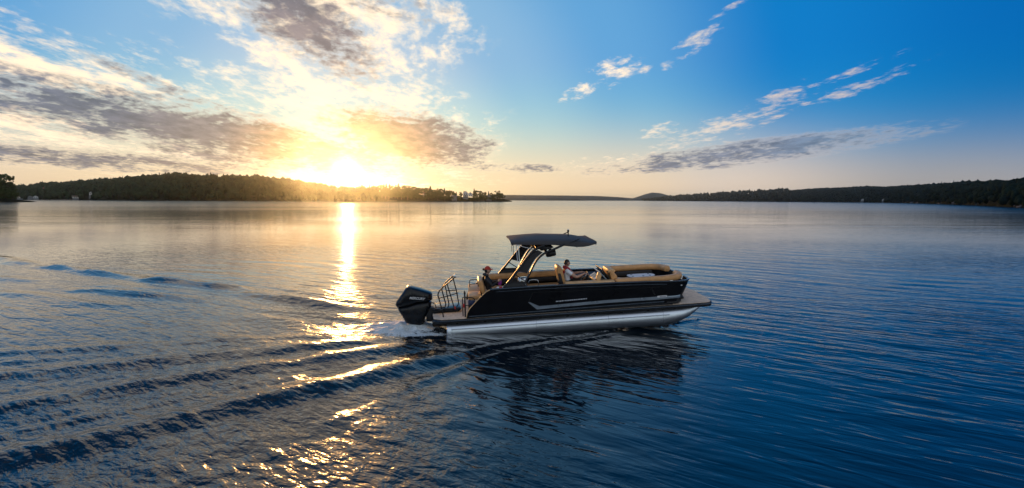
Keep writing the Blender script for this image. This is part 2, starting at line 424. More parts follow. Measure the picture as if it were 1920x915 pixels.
    fbp = t.nodes.new('ShaderNodeBump'); fbp.inputs['Strength'].default_value = .8; fbp.inputs['Distance'].default_value = .06
    t.links.new((fn + fn2 * .4).k, fbp.inputs['Height']); t.links.new(fbp.outputs[0], fb.inputs['Normal'])
    ms = t.nodes.new('ShaderNodeMixShader')
    t.links.new(fm.k, ms.inputs[0]); t.links.new(bs.outputs[0], ms.inputs[1]); t.links.new(fb.outputs[0], ms.inputs[2])
    t.links.new(ms.outputs[0], outn.inputs[0])
    o = link('water', me, m)
    tag(o, 'dark blue lake water with boat wake and sun glitter', kind='structure')
    print('water', V.shape)
build_water()

# ------------------------------------------------------------------ shores
def leaf_mat(name, base, var=.35, scale=.25, trans=0.25):
    m = mat(name, base, .85, 0, var, scale, spec=.0)
    return m
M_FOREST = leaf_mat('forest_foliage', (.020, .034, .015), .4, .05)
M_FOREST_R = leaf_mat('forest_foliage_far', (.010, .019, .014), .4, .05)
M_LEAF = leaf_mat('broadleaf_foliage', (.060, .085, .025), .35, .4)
M_PINE = leaf_mat('pine_needles', (.035, .060, .028), .3, .4)
M_BARK = mat('bark', (.085, .065, .05), .9, 0, .25, 3)
M_SOIL = mat('shore_soil', (.014, .017, .011), .95, 0, .3, .08, spec=0)
M_FAR = mat('far_hill_hazed_wood', (.020, .050, .070), .95, 0, .3, .01, spec=0)  # haze blue put into the base colour of the wood
M_ROCK = mat('shore_rock', (.10, .11, .12), .9, 0, .3, .3, spec=.1)

def interp(tab, x):
    a = np.array(tab, float); return np.interp(x, a[:, 0], a[:, 1])
def ridge_mesh(name, pxs, front, sky, depth, treeh, mat_, label, rise=0.35, backdrop=300):
    """land rising from its waterline (distance by pixel column) to a skyline"""
    rows = 12
    V = []; info = []
    for px in pxs:
        df = interp(front, px); ys = interp(sky, px); dp = interp(depth, px)
        r = at_dist(px, ys, df + dp)
        hz = max(r.z - interp(treeh, px), 1.2)
        for j in range(rows):
            s = j / (rows - 3)
            if s <= 1: dd = df + dp * s; h = -1.0 if j == 0 else hz * (math.sin(min(s, 1) * math.pi / 2) ** 0.8)
            else: dd = df + dp + backdrop * (s - 1) * 4; h = hz * (1 - (s - 1) * 3)
            d = at_dist(px, ys, dd)
            V.append((d.x, d.y, h))
    n = len(pxs); idx = np.arange(n * rows).reshape(n, rows)
    Fq = np.stack([idx[:-1, :-1], idx[1:, :-1], idx[1:, 1:], idx[:-1, 1:]], -1).reshape(-1, 4)
    o = link(name, np_mesh(name, V, Fq), mat_)
    tag(o, label, kind='structure')
    return np.array(V).reshape(n, rows, 3)
def crown_templates(n, seed, sub=1, conic=0.0):
    out = []; rng = random.Random(seed)
    for k in range(n):
        bm = bmesh.new(); bmesh.ops.create_icosphere(bm, subdivisions=sub, radius=1)
        bm.verts.ensure_lookup_table()
        for v in bm.verts:
            f = rng.uniform(.68, 1.22); v.co *= f
            v.co.z = v.co.z * 1.0
            if conic: 
                s = (1 - v.co.z) * .5; v.co.x *= .25 + .9 * s; v.co.y *= .25 + .9 * s; v.co.z *= 1.25
        bm.verts.index_update()
        out.append((np.array([v.co[:] for v in bm.verts]), np.array([[v.index for v in f.verts] for f in bm.faces])))
        bm.free()
    return out
def scatter_forest(name, grid, spacing, hgt, mat_, label, seed, lo=0.0, hi=1.0, cat=None, conif=.3, skip=None):
    """many tree crowns over a land grid, too far off and too dense to count"""
    rng = random.Random(seed)
    tr = crown_templates(7, seed); tc_ = crown_templates(4, seed + 1, conic=1)
    Vs = []; Fs = []; off = 0
    n, rows, _ = grid.shape
    jmax = rows - 2
    for i in range(n - 1):
        for j in range(0, jmax):
            a, b, c, d = grid[i, j], grid[i + 1, j], grid[i + 1, j + 1], grid[i, j + 1]
            area = np.linalg.norm(np.cross((b - a)[:2].tolist() + [0], (d - a)[:2].tolist() + [0]))
            cnt = area / (spacing * spacing); cnt = int(cnt) + (rng.random() < cnt % 1)
            for q in range(cnt):
                u, v = rng.random(), rng.random()
                if j == 0 and v < .12: v = .12 + .88 * v
                p = a * (1 - u) * (1 - v) + b * u * (1 - v) + c * u * v + d * (1 - u) * v
                if skip and skip(p): continue
                h = hgt * rng.uniform(.55, 1.12)
                con = rng.random() < conif
                tv, tf = rng.choice(tc_ if con else tr)
                w = h * (rng.uniform(.20, .27) if con else rng.uniform(.34, .5))
                an = rng.uniform(0, 6.28); ca, sa = math.cos(an), math.sin(an)
                M_ = np.array([[ca * w, -sa * w, 0], [sa * w, ca * w, 0], [0, 0, h * .5]])
                Vs.append(tv @ M_.T + np.array([p[0], p[1], max(p[2], .5) + h * .48])); Fs.append(tf + off); off += len(tv)
    me = np_mesh(name, np.concatenate(Vs), None, np.concatenate(Fs), smooth=False)
    o = link(name, me, mat_); tag(o, label, cat, kind='stuff')
    print(name, len(Vs))

LF = [(-120, 2000), (0, 1850), (60, 1750), (150, 1600), (250, 1380), (400, 1230), (560, 1150), (690, 1120), (860, 1120), (950, 1150)]
LS = [(-120, 350), (0, 347), (30, 347), (60, 345), (85, 340), (110, 342), (150, 337), (200, 333), (250, 329.5), (300, 325), (330, 323.5), (400, 326.5), (480, 328), (540, 334), (580, 340), (620, 347), (650, 351), (690, 353), (720, 358), (780, 364), (850, 368), (946, 372), (960, 377)]
LD = [(-120, 300), (250, 260), (480, 260), (600, 200), (660, 120), (700, 70), (930, 60), (960, 10)]
LT = [(-120, 16), (640, 16), (690, 10), (720, 1), (960, 1)]
left_grid = ridge_mesh('hill', list(np.arange(-120, 961, 15)), LF, LS, LD, LT, M_SOIL, 'low wooded hill and point behind the lake, left of centre', backdrop=150)
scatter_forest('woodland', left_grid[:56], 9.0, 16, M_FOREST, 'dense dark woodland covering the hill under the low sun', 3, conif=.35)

RF = [(1205, 3900), (1250, 3600), (1350, 3100), (1430, 2600), (1550, 2150), (1650, 1750), (1700, 1450), (1800, 870), (1900, 560), (2000, 460), (2120, 420)]
RS = [(1205, 376), (1225, 372), (1260, 367.5), (1300, 365), (1350, 361.5), (1400, 358.5), (1430, 357.5), (1500, 353.5), (1530, 351), (1580, 349.5), (1630, 346.5), (1660, 348), (1700, 345), (1760, 341), (1800, 337.5), (1850, 335), (1920, 331), (2120, 320)]
RD = [(1205, 500), (1500, 420), (1700, 320), (1800, 230), (1920, 150), (2120, 120)]
RT = [(1205, 14), (1700, 12), (2120, 9)]
right_grid = ridge_mesh('shore', list(np.arange(1205, 2126, 10)), RF, RS, RD, RT, M_SOIL, 'long dark wooded shore on the right', backdrop=120)
scatter_forest('woodland', right_grid[28:], 5.6, 9.5, M_FOREST_R, 'dense dark woodland covering the near end of the right shore', 11, conif=.03)
scatter_forest('woodland', right_grid[:29], 24.0, 21, M_FOREST_R, 'hazy woodland on the far low end of the right shore', 12, conif=.1)

# distant ridges
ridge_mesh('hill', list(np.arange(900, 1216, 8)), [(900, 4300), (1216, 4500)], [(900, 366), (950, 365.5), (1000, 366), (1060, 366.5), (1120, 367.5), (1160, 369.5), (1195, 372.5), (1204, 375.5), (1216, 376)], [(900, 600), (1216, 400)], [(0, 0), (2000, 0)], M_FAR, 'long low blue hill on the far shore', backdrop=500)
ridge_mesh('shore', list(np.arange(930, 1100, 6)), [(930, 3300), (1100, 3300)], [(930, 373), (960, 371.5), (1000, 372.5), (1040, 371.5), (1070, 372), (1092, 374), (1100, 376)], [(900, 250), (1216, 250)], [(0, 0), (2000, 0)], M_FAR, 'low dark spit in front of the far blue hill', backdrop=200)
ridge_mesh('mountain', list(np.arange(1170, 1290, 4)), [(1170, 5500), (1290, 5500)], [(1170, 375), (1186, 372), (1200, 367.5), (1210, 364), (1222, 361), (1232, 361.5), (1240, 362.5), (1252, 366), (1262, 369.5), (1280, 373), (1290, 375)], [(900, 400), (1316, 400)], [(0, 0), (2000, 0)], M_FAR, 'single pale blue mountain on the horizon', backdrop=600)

# ------------------------------------------------------------------ trees, houses, jetties on the shores
def land_z(grid, px0, step, px, s):
    i = (px - px0) / step; i0 = int(max(0, min(len(grid) - 2, math.floor(i)))); fi = i - i0
    j = s * (grid.shape[1] - 3); j0 = int(min(j, grid.shape[1] - 2)); fj = j - j0
    g = grid[..., 2]
    return max(.3, (g[i0, j0] * (1 - fi) + g[i0 + 1, j0] * fi) * (1 - fj) + (g[i0, j0 + 1] * (1 - fi) + g[i0 + 1, j0 + 1] * fi) * fj)

def tree_meshes(seed, kind):
    """crown of leaf clumps and a tapered trunk with limbs, unit height"""
    rng = random.Random(seed)
    V = []; Fq = []
    blobs = []
    if kind == 'pine':
        for k in range(11):
            z = .22 + .76 * k / 10; r = .24 * (1 - (k / 10.5)) + .02
            for q in range(5):
                a = rng.uniform(0, 6.28); blobs.append((math.cos(a) * r * .6, math.sin(a) * r * .6, z + rng.uniform(-.03, .03), r * .62, .05))
    else:
        for k in range(26):
            z = rng.uniform(.22, .86); rr = .34 * math.sin(math.pi * min(1, (z - .08) / .90)) ** .7
            a = rng.uniform(0, 6.28); q = math.sqrt(rng.random()) * rr
            blobs.append((math.cos(a) * q, math.sin(a) * q, z, rng.uniform(.08, .15), rng.uniform(.07, .12)))
    for (bx, by, bz, br, bh) in blobs:
        for q in range(30 if kind != 'pine' else 16):
            d = Vector((rng.gauss(0, 1), rng.gauss(0, 1), rng.gauss(0, 1))).normalized() * rng.uniform(.55, 1.08)
            c = Vector((bx + d.x * br, by + d.y * br, bz + d.z * bh))
            n = (d + Vector((rng.uniform(-.7, .7), rng.uniform(-.7, .7), rng.uniform(-.7, .7)))).normalized()
            a1 = n.orthogonal().normalized(); a2 = n.cross(a1)
            an = rng.uniform(0, 6.28); b1 = a1 * math.cos(an) + a2 * math.sin(an); b2 = n.cross(b1)
            s = rng.uniform(.026, .050); i = len(V)
            for (p, q2) in ((-1, -.55), (.15, -1.0), (1, .4), (-.2, .9)): V.append((c + b1 * s * p + b2 * s * q2)[:])
            Fq.append((i, i + 1, i + 2, i + 3))
    crown = np_mesh('crown', V, Fq, smooth=False)
    tv = []; tf = []
    def limb(a, b, r0, r1, n=5):
        d = (b - a).normalized(); o1 = d.orthogonal().normalized(); o2 = d.cross(o1); i = len(tv)
        for (c, r) in ((a, r0), (b, r1)):
            for k in range(n): tv.append((c + o1 * r * math.cos(6.283 * k / n) + o2 * r * math.sin(6.283 * k / n))[:])
        for k in range(n): tf.append((i + k, i + (k + 1) % n, i + n + (k + 1) % n, i + n + k))
    limb(Vector((0, 0, -.06)), Vector((.005, 0, .35)), .026, .018); limb(Vector((.005, 0, .35)), Vector((0, .01, .82)), .018, .006)
    for k in range(5):
        z = rng.uniform(.28, .6); a = rng.uniform(0, 6.28)
        limb(Vector((0, 0, z)), Vector((math.cos(a) * .2, math.sin(a) * .2, z + .16)), .009, .003, 4)
    trunk = np_mesh('trunk', tv, tf)
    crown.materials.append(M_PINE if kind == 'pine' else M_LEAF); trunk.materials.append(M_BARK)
    return crown, trunk
TREES = [tree_meshes(20 + k, 'broad') for k in range(5)] + [tree_meshes(40 + k, 'pine') for k in range(2)]
def put_tree(kind, px, ytop, dist, s, wid, label, group=None, name='tree', z0=None, sink=.0):
    crown, trunk = TREES[kind]
    top = at_dist(px, ytop, dist)
    gz = land_z(left_grid, -120, 15, px, s) if z0 is None else z0
    h = max(6.0, top.z - gz)
    o = thing(name, label, 'tree', (top.x, top.y, gz), group)
    o.scale = (h * wid, h * wid, h); o.rotation_euler = (0, 0, (px * 1.7) % 6.28)
    link('crown', crown, None, o); link('trunk', trunk, None, o)
    return o
TS = [(650, 351), (690, 349.5), (704, 348), (720, 346), (736, 346), (745, 347), (768, 347.5), (790, 350), (810, 351.5), (830, 353), (843, 354), (852, 357), (858, 364), (864, 359), (876, 356.5), (888, 354.5), (903, 356), (915, 359.5), (922, 360), (931, 356.5), (940, 360), (945, 368)]
rt = random.Random(77)
def seg(p): return 'under the low sun' if p < 705 else ('between sun and pale house' if p < 797 else 'between pale house and white house')
px = 652
while px < 856:
    y = interp(TS, px) + rt.uniform(-1.2, 2.5)
    pine = rt.random() < .22
    put_tree(rt.randrange(5, 7) if pine else rt.randrange(5), px, y - (1.5 if pine else 0), interp(LF, px) + 42 + rt.uniform(-8, 14), .7, rt.uniform(1.05, 1.45) * (.8 if pine else 1), ('narrow pointed conifer' if pine else 'tall broad tree') + ' on the skyline of the point, ' + seg(px), 'back row of trees on the wooded point', 'pine_tree' if pine else 'broadleaf_tree')
    px += rt.uniform(4.2, 6.8)
px = 655
while px < 850:
    y = interp(TS, px) + rt.uniform(5, 12)
    if not (787 < px < 802): put_tree(rt.randrange(5), px, y, interp(LF, px) + 8 + rt.uniform(-2, 6), .12, rt.uniform(1.4, 1.9), 'lower waterside tree along the point, ' + seg(px), 'front row of trees on the wooded point', 'broadleaf_tree')
    else: put_tree(rt.randrange(5), px, 367.5, interp(LF, px) + 6, .1, 1.7, 'low tree below the pale house in the middle of the wooded point', 'low trees below the pale house', 'broadleaf_tree')
    px += rt.uniform(4.8, 7.5)
PT = 'behind the white gabled house on the tip of the wooded point'
for (x, y, s_, k, w) in ((864, 358.5, 50, 0, .9), (871, 358, 56, 3, .8), (889, 354.5, 52, 5, .8), (893, 355.5, 54, 1, 1.0), (901, 357, 50, 2, 1.1), (909, 359, 46, 4, 1.0), (916, 359.5, 44, 5, .8), (922, 361, 46, 3, 1.1)):
    put_tree(k, x, y, interp(LF, x) + s_, .8, w, 'tree standing ' + PT, 'trees behind the white house', 'pine_tree' if k > 4 else 'broadleaf_tree')
for (x, y, s_, k, w) in ((861, 366, 8, 1, 1.5), (882, 370, 5, 2, 1.9), (890, 366, 12, 3, 1.5), (897, 368, 8, 4, 1.7), (904, 364, 16, 0, 1.4), (912, 366.5, 8, 2, 1.5), (920, 368, 6, 3, 1.5), (926, 366, 10, 1, 1.4)):
    put_tree(k, x, y, interp(LF, x) + s_, .15, w, 'low bushy tree at the waterside below the white gabled house', 'waterside trees below the white house', 'broadleaf_tree')
put_tree(0, 934, 355.5, 1172, .4, 1.15, 'tall round dark tree at the right tip of the wooded point', name='broadleaf_tree')
put_tree(3, 941, 361.5, 1168, .3, 1.2, 'smaller tree leaning over the water at the very tip of the point', name='broadleaf_tree')
# big tree on the near headland at the left edge
hl = at_dist(-22, 372, 780)
hv = []
for j in range(5):
    for i in range(13):
        a = 6.283 * i / 12; r = (60, 48, 34, 16, 2)[j]; hv.append((hl.x - 10 + math.cos(a) * r, hl.y + math.sin(a) * r * .6, (-1.5, 1.2, 2.6, 3.4, 3.8)[j]))
ii = np.arange(65).reshape(5, 13)
tag(link('headland', np_mesh('headland', hv, np.stack([ii[:-1, :-1], ii[:-1, 1:], ii[1:, 1:], ii[1:, :-1]], -1).reshape(-1, 4)), M_SOIL), 'small headland at the left edge', kind='structure')
put_tree(1, 0, 319.5, 778, 0, .95, 'large dark tree at the left edge, tallest above the shore', z0=2.0, name='broadleaf_tree')
put_tree(4, 9, 335, 776, 0, 1.25, 'dark tree leaning right beside the large tree at the left edge', z0=1.5, name='broadleaf_tree')
put_tree(2, -16, 326, 784, 0, 1.0, 'dark tree cut by the left edge of the picture', z0=2.5, name='broadleaf_tree')
for (x, y) in ((14, 350), (22, 358), (3, 356)): put_tree(3, x, y, 770, 0, 1.3, 'low bush at the foot of the large tree at the left edge', 'bushes at the foot of the large left tree', z0=.6, name='bush')

M_WHITE = mat('white_paint', (.62, .62, .62), .6, 0, .05, .8)
M_GREYW = mat('grey_clapboard', (.17, .18, .19), .7, 0, .08, .8)
M_CREAM = mat('cream_clapboard', (.60, .56, .47), .7, 0, .08, .8)
M_REDW = mat('red_barn_paint', (.32, .05, .04), .7, 0, .1, .8)
M_ROOF = mat('slate_shingle', (.11, .11, .125), .8, 0, .2, 1.5)
M_ROOFB = mat('brown_shingle', (.16, .105, .07), .8, 0, .2, 1.5)
M_PANE = mat('window_glass', (.02, .03, .045), .08, 0, .1, 1)
M_PLANK = mat('weathered_planks', (.34, .30, .25), .85, 0, .2, 1.2)
def box_mesh(name, c, s, bevel=0.0, seg=2):
    bm = bmesh.new(); bmesh.ops.create_cube(bm, size=1)
    for v in bm.verts: v.co = Vector((c[0] + v.co.x * s[0], c[1] + v.co.y * s[1], c[2] + v.co.z * s[2]))
    if bevel: bmesh.ops.bevel(bm, geom=bm.edges[:], offset=min(bevel, min(s) * .49), segments=seg, affect='EDGES', profile=.6)
    me = bpy.data.meshes.new(name); bm.to_mesh(me); bm.free()
    if bevel:
        for p in me.polygons: p.use_smooth = True
        me.set_sharp_from_angle(angle=R(50))
    return me
def gable(root, cx, cy, w, d, h, rh, wall, roof, wins, gable_front=True, z=0.0):
    """one block of a house, front towards -y: wall with gable, two roof slopes, windows"""
    if gable_front: prof = [(-w / 2, z), (w / 2, z), (w / 2, z + h), (0, z + h + rh), (-w / 2, z + h)]
    else: prof = [(-w / 2, z), (w / 2, z), (w / 2, z + h), (-w / 2, z + h)]
    n = len(prof); V = [(cx + a, cy - d / 2, b) for a, b in prof] + [(cx + a, cy + d / 2, b) for a, b in prof]
    Fs = [tuple(range(n)), tuple(range(2 * n - 1, n - 1, -1))] + [(i, i + n, (i + 1) % n + n, (i + 1) % n) for i in range(n)]
    me = bpy.data.meshes.new('wall'); me.from_pydata(V, [], Fs); link('wall', me, wall, root)
    o = .5; t = .25
    if gable_front:
        for sgn in (-1, 1):
            e = Vector((sgn * (w / 2 + o), z + h - rh * o / (w / 2)));  r = Vector((0, z + h + rh))
            V = [(cx + a, cy + yy, b + tt) for tt in (.02, t) for yy in (-d / 2 - o, d / 2 + o) for a, b in ((e.x, e.y), (r.x, r.y))]
            me = bpy.data.meshes.new('roof'); me.from_pydata(V, [], [(0, 1, 3, 2), (4, 6, 7, 5), (0, 4, 5, 1), (2, 3, 7, 6), (0, 2, 6, 4), (1, 5, 7, 3)]); link('roof', me, roof, root)
    else:
        for sgn in (-1, 1):
            V = [(cx + a, cy + sgn * yy, b + tt) for tt in (.02, t) for a in (-w / 2 - o, w / 2 + o) for yy, b in ((d / 2 + o, z + h - rh * o / (d / 2)), (0, z + h + rh))]
            me = bpy.data.meshes.new('roof'); me.from_pydata(V, [], [(0, 1, 3, 2), (4, 6, 7, 5), (0, 4, 5, 1), (2, 3, 7, 6), (0, 2, 6, 4), (1, 5, 7, 3)]); link('roof', me, roof, root)
    for (wx, wz, ww, wh) in wins:
        f = link('window', box_mesh('window', (cx + wx, cy - d / 2 - .04, z + wz), (ww + .3, .10, wh + .3)), M_WHITE, root)
        link('pane', box_mesh('pane', (cx + wx, cy - d / 2 - .10, z + wz), (ww, .06, wh)), M_PANE, f)
def house_root(px, ybase, dist, label, cat='house', name='house'):
    p = at_dist(px, ybase, dist)
    o = thing(name, label, cat, (p.x, p.y, max(.4, p.z)))
    o.rotation_euler = (0, 0, -math.atan2(p.x, p.y))
    base = max(.4, p.z)
    if base > 1.0: link('foundation', box_mesh('foundation', (0, 0, -base / 2 - .3), (11, 8, base + .55)), M_GREYW, o)
    return o
h1 = house_root(873, 368.5, 1148, 'white house with two gables among trees on the point')
gable(h1, 0, 0, 11, 9, 7.0, 4.6, M_WHITE, M_ROOF, [(-2.2, 5.2, 1.9, 2.4), (1.6, 5.2, 1.9, 2.4), (-3.4, 1.6, 1.8, 2.2), (0, 1.5, 2.0, 2.6), (3.2, 1.6, 1.8, 2.2)])
gable(h1, 10.2, .6, 8.5, 8, 5.6, 3.8, M_WHITE, M_ROOF, [(0, 5.6, 1.6, 1.8), (-2.0, 1.8, 1.6, 2.0), (2.0, 1.8, 1.6, 2.0)])
for k in range(4): link('porch_post', box_mesh('porch_post', (-4.8 + k * 3.2, -5.6, 1.5), (.35, .35, 3.0)), M_WHITE, h1)
link('porch_roof', box_mesh('porch_roof', (0, -5.2, 3.15), (11, 2.2, .3)), M_ROOF, h1)
h2 = house_root(917, 371.0, 1150, 'grey gabled house half hidden near the tip of the point')
gable(h2, 0, 0, 9, 8, 3.6, 3.4, M_GREYW, M_ROOF, [(-2, 1.7, 1.4, 1.6), (2, 1.7, 1.4, 1.6)])
h3 = house_root(797, 365.6, 1146, 'small pale house with dark roof in the middle of the wooded point')
gable(h3, 0, 0, 9, 7, 3.0, 2.6, M_WHITE, M_ROOFB, [(-2.5, 1.6, 1.5, 1.5), (2.5, 1.6, 1.5, 1.5)], gable_front=False)
h4 = house_root(852, 371.5, 1130, 'long grey house at the gap left of the white gabled house')
gable(h4, 0, 0, 12, 7, 3.2, 2.2, M_GREYW, M_ROOF, [(-4, 1.6, 1.5, 1.4), (0, 1.6, 1.5, 1.4), (4, 1.6, 1.5, 1.4)], gable_front=False)
h5 = house_root(86, 357.0, 1840, 'red house with pale gable high among the trees at far left')
gable(h5, 0, 0, 11, 9, 6.5, 4.4, M_REDW, M_CREAM, [(-2.4, 4.0, 1.6, 2.0), (2.4, 4.0, 1.6, 2.0)])
h6 = house_root(172, 366.0, 1580, 'white house low among dark trees left of the hill')
gable(h6, 0, 0, 9, 8, 5.4, 3.6, M_WHITE, M_ROOF, [(-2.2, 3.4, 1.5, 1.8), (2.2, 3.4, 1.5, 1.8), (0, 6.4, 1.2, 1.2)])
for px_, w_, wall, roof, lab in ((37, 15, M_CREAM, M_ROOFB, 'tan boathouse at the water, leftmost building on the left shore'), (57, 9, M_GREYW, M_CREAM, 'small grey boathouse second from the left edge'), (67, 9, M_WHITE, M_CREAM, 'small white boathouse third from the left edge'), (142, 13, M_CREAM, M_ROOFB, 'tan boathouse at the water below the left end of the hill')):
    b = house_root(px_, 371.6, interp(LF, px_) - 4, lab, 'boathouse', 'boathouse')
    gable(b, 0, 0, w_, 8, 3.2, 2.8, wall, roof, [(-2, 1.6, 1.4, 1.6), (2, 1.6, 1.4, 1.6)], gable_front=px_ in (57, 67))
def jetty(px, dist, w, label):
    p = at_dist(px, 374, dist); o = thing('jetty', label, 'jetty', (p.x, p.y, 0)); o.rotation_euler = (0, 0, -math.atan2(p.x, p.y))
    link('walkway', box_mesh('walkway', (0, 0, 1.2), (w, 3.0, .3)), M_PLANK, o)
    pm = box_mesh('pile', (0, 0, .5), (.4, .4, 2.6))
    for k in range(int(w / 5) + 1):
        q = link('pile', pm, M_PLANK, o); q.location = (-w / 2 + .4 + k * (w - .8) / int(w / 5), -1.2, 0)
jetty(95, 1650, 62, 'long pale jetty along the left shore right of the boathouses')
jetty(128, 1600, 26, 'short pale jetty left of the tan boathouse under the hill')
jetty(735, 1096, 17, 'jetty at the foot of the orange lit trees right of the sun')
jetty(903, 1118, 12, 'small jetty below the trees right of the white gabled house')
jetty(1552, 2250, 50, 'longer pale jetty on the right shore')
jetty(1573, 2150, 28, 'shorter pale jetty on the right shore beside the longer one')
for px_, yb, w_, lab in ((1618, 376.6, 9, 'small white house at the water, leftmost on the right shore'), (1628, 374.8, 12, 'white house higher in the trees on the right shore'), (1658, 376.8, 10, 'small white house at the water, nearest on the right shore')):
    d_ = interp(RF, px_) + (50 if yb < 376 else 4)
    b = house_root(px_, yb, d_, lab)
    gable(b, 0, 0, w_, 8, 3.4, 3.2, M_WHITE, M_ROOF, [(-2, 1.7, 1.4, 1.6), (2, 1.7, 1.4, 1.6)])
rk = []
rr_ = random.Random(9)
for k in range(3):
    bm = bmesh.new(); bmesh.ops.create_icosphere(bm, subdivisions=2, radius=1)
    for v in bm.verts: v.co *= rr_.uniform(.75, 1.15)
    me = bpy.data.meshes.new('boulder'); bm.to_mesh(me); bm.free(); me.materials.append(M_ROCK); rk.append(me)
for k in range(46):
    px_ = 1690 + 235 * rr_.random() ** .8; d_ = interp(RF, px_) + rr_.uniform(-1, 16)
    p = at_dist(px_, 380, d_); o = link('boulder', rr_.choice(rk)); s_ = rr_.uniform(.8, 2.2) * (1 if d_ < 900 else 1.8)
    o.location = (p.x, p.y, s_ * .15 + max(0, d_ - interp(RF, px_)) * .10); o.scale = (s_ * 1.6, s_, s_ * .7); o.rotation_euler = (0, 0, rr_.uniform(0, 6))
    tag(o, 'grey boulder along the waterline of the near right shore', 'boulder', 'boulders along the right shore')

# ------------------------------------------------------------------ the pontoon boat (local axes: x to the bow, y away from the viewer, z up)
boat = thing('pontoon_boat', 'black pontoon boat with tan seats under way on the lake', 'boat')
boat.matrix_world = BM
M_ALU = mat('brushed_aluminium', (.72, .79, .88), .40, 1.0, .10, 3.0, bump=.15, bscale=30, aniso=(.25, 3, 3))
M_ALU2 = mat('weld_seam', (.5, .51, .53), .4, 1.0, .1, 8)
M_BLACK = mat('black_gelcoat', (.006, .008, .011), .18, 0, .25, 2.0, spec=.35)
M_PANEL = mat('black_side_panel', (.006, .007, .010), .30, 0, .25, 1.5, spec=.10)
M_BTUBE = mat('black_powdercoat', (.010, .011, .014), .48, 0, .2, 12)
M_RAIL = mat('anodised_rail', (.06, .08, .11), .22, .8, .15, 6)
M_STRIPE = mat('silver_blue_stripe', (.30, .36, .44), .30, .85, .08, 3)
M_TAN = mat('tan_vinyl', (.66, .34, .13), .45, 0, .13, 5, bump=.25, bscale=55)
M_TANL = mat('light_tan_vinyl', (.72, .44, .21), .5, 0, .10, 5, bump=.2, bscale=55)
M_DPAD = mat('charcoal_vinyl', (.016, .016, .019), .6, 0, .2, 6, bump=.2, bscale=60)
M_DECK = mat('woven_tan_deck', (.72, .56, .42), .85, 0, .14, 9, bump=.5, bscale=120)
M_CANVAS = mat('charcoal_canvas', (.052, .050, .054), .8, 0, .16, 2.2, bump=.35, bscale=16)
M_WHITEP = mat('white_plastic', (.80, .80, .80), .35, 0, .04, 5)
M_STEEL = mat('stainless_steel', (.66, .66, .66), .18, 1.0, .05, 8)
M_RED = mat('red_plastic', (.5, .03, .03), .4, 0, .1, 8)
M_GLASS = mat('smoked_screen', (.05, .030, .018), .08, 0, .1, 4, coat=.3)
M_LET = mat('silver_lettering', (.62, .66, .74), .35, .3, .05, 20)
M_NAVY = mat('navy_print', (.03, .05, .14), .4, 0, .1, 20)

def shade(me, ang=40):
    for p in me.polygons: p.use_smooth = True
    me.set_sharp_from_angle(angle=R(ang)); return me
def from_py(name, V, Fs, ang=40):
    me = bpy.data.meshes.new(name); me.from_pydata([tuple(v) for v in V], [], Fs)
    bm = bmesh.new(); bm.from_mesh(me); bmesh.ops.recalc_face_normals(bm, faces=bm.faces); bm.to_mesh(me); bm.free()
    return shade(me, ang)
def prism(name, poly, a, b, axis='y', bevel=0.0):
    """polygon in (x,z) pulled along y (or (x,y) along z)"""
    n = len(poly)
    P = lambda p, t: (p[0], t, p[1]) if axis == 'y' else ((p[0], p[1], t) if axis == 'z' else (t, p[0], p[1]))
    V = [P(p, a) for p in poly] + [P(p, b) for p in poly]
    Fs = [tuple(range(n)), tuple(range(2 * n - 1, n - 1, -1))] + [(i, i + n, (i + 1) % n + n, (i + 1) % n) for i in range(n)]
    me = from_py(name, V, Fs)
    if bevel:
        bm = bmesh.new(); bm.from_mesh(me); bmesh.ops.bevel(bm, geom=bm.edges[:], offset=bevel, segments=2, affect='EDGES', profile=.6); bm.to_mesh(me); bm.free(); shade(me)
    return me
def smooth_path(P, n=5, closed=False):
    P = [Vector(p) for p in P]; Q = []; L = len(P)
    for i in range(L if closed else L - 1):
        g = lambda k: P[k % L] if closed else P[max(0, min(L - 1, k))]
        p0, p1, p2, p3 = g(i - 1), g(i), g(i + 1), g(i + 2)
        for k in range(n):
            t = k / n
            Q.append(.5 * ((2 * p1) + (p2 - p0) * t + (2 * p0 - 5 * p1 + 4 * p2 - p3) * t * t + (3 * p1 - p0 - 3 * p2 + p3) * t ** 3))
    if not closed: Q.append(P[-1])
    return Q
def sweep(name, path, prof, up=(0, 0, 1), closed=False, caps=True, ang=50, scale=None):
    """profile points (side, up) swept along a path"""
    P = [Vector(p) for p in path]; n = len(P); m = len(prof); V = []
    up = Vector(up)
    for i, p in enumerate(P):
        a = P[(i - 1) % n] if (closed or i > 0) else p; b = P[(i + 1) % n] if (closed or i < n - 1) else p
        d = (b - a).normalized(); s = d.cross(up)
        if s.length < 1e-4: s = d.orthogonal()
        s.normalize(); u = s.cross(d).normalized(); k = scale[i] if scale else 1.0
        for (q, w) in prof: V.append(p + s * q * k + u * w * k)
    Fs = []
    for i in range(n if closed else n - 1):
        for j in range(m):
            a = i * m + j; b = i * m + (j + 1) % m; c = ((i + 1) % n) * m
            Fs.append((a, b, c + (j + 1) % m, c + j))
    if caps and not closed: Fs += [tuple(range(m - 1, -1, -1)), tuple((n - 1) * m + j for j in range(m))]
    return from_py(name, V, Fs, ang)
def tube(name, path, r, n=8, closed=False, up=(.1, .2, 1)):
    return sweep(name, path, [(r * math.cos(6.2832 * k / n), r * math.sin(6.2832 * k / n)) for k in range(n)], up, closed, ang=60)
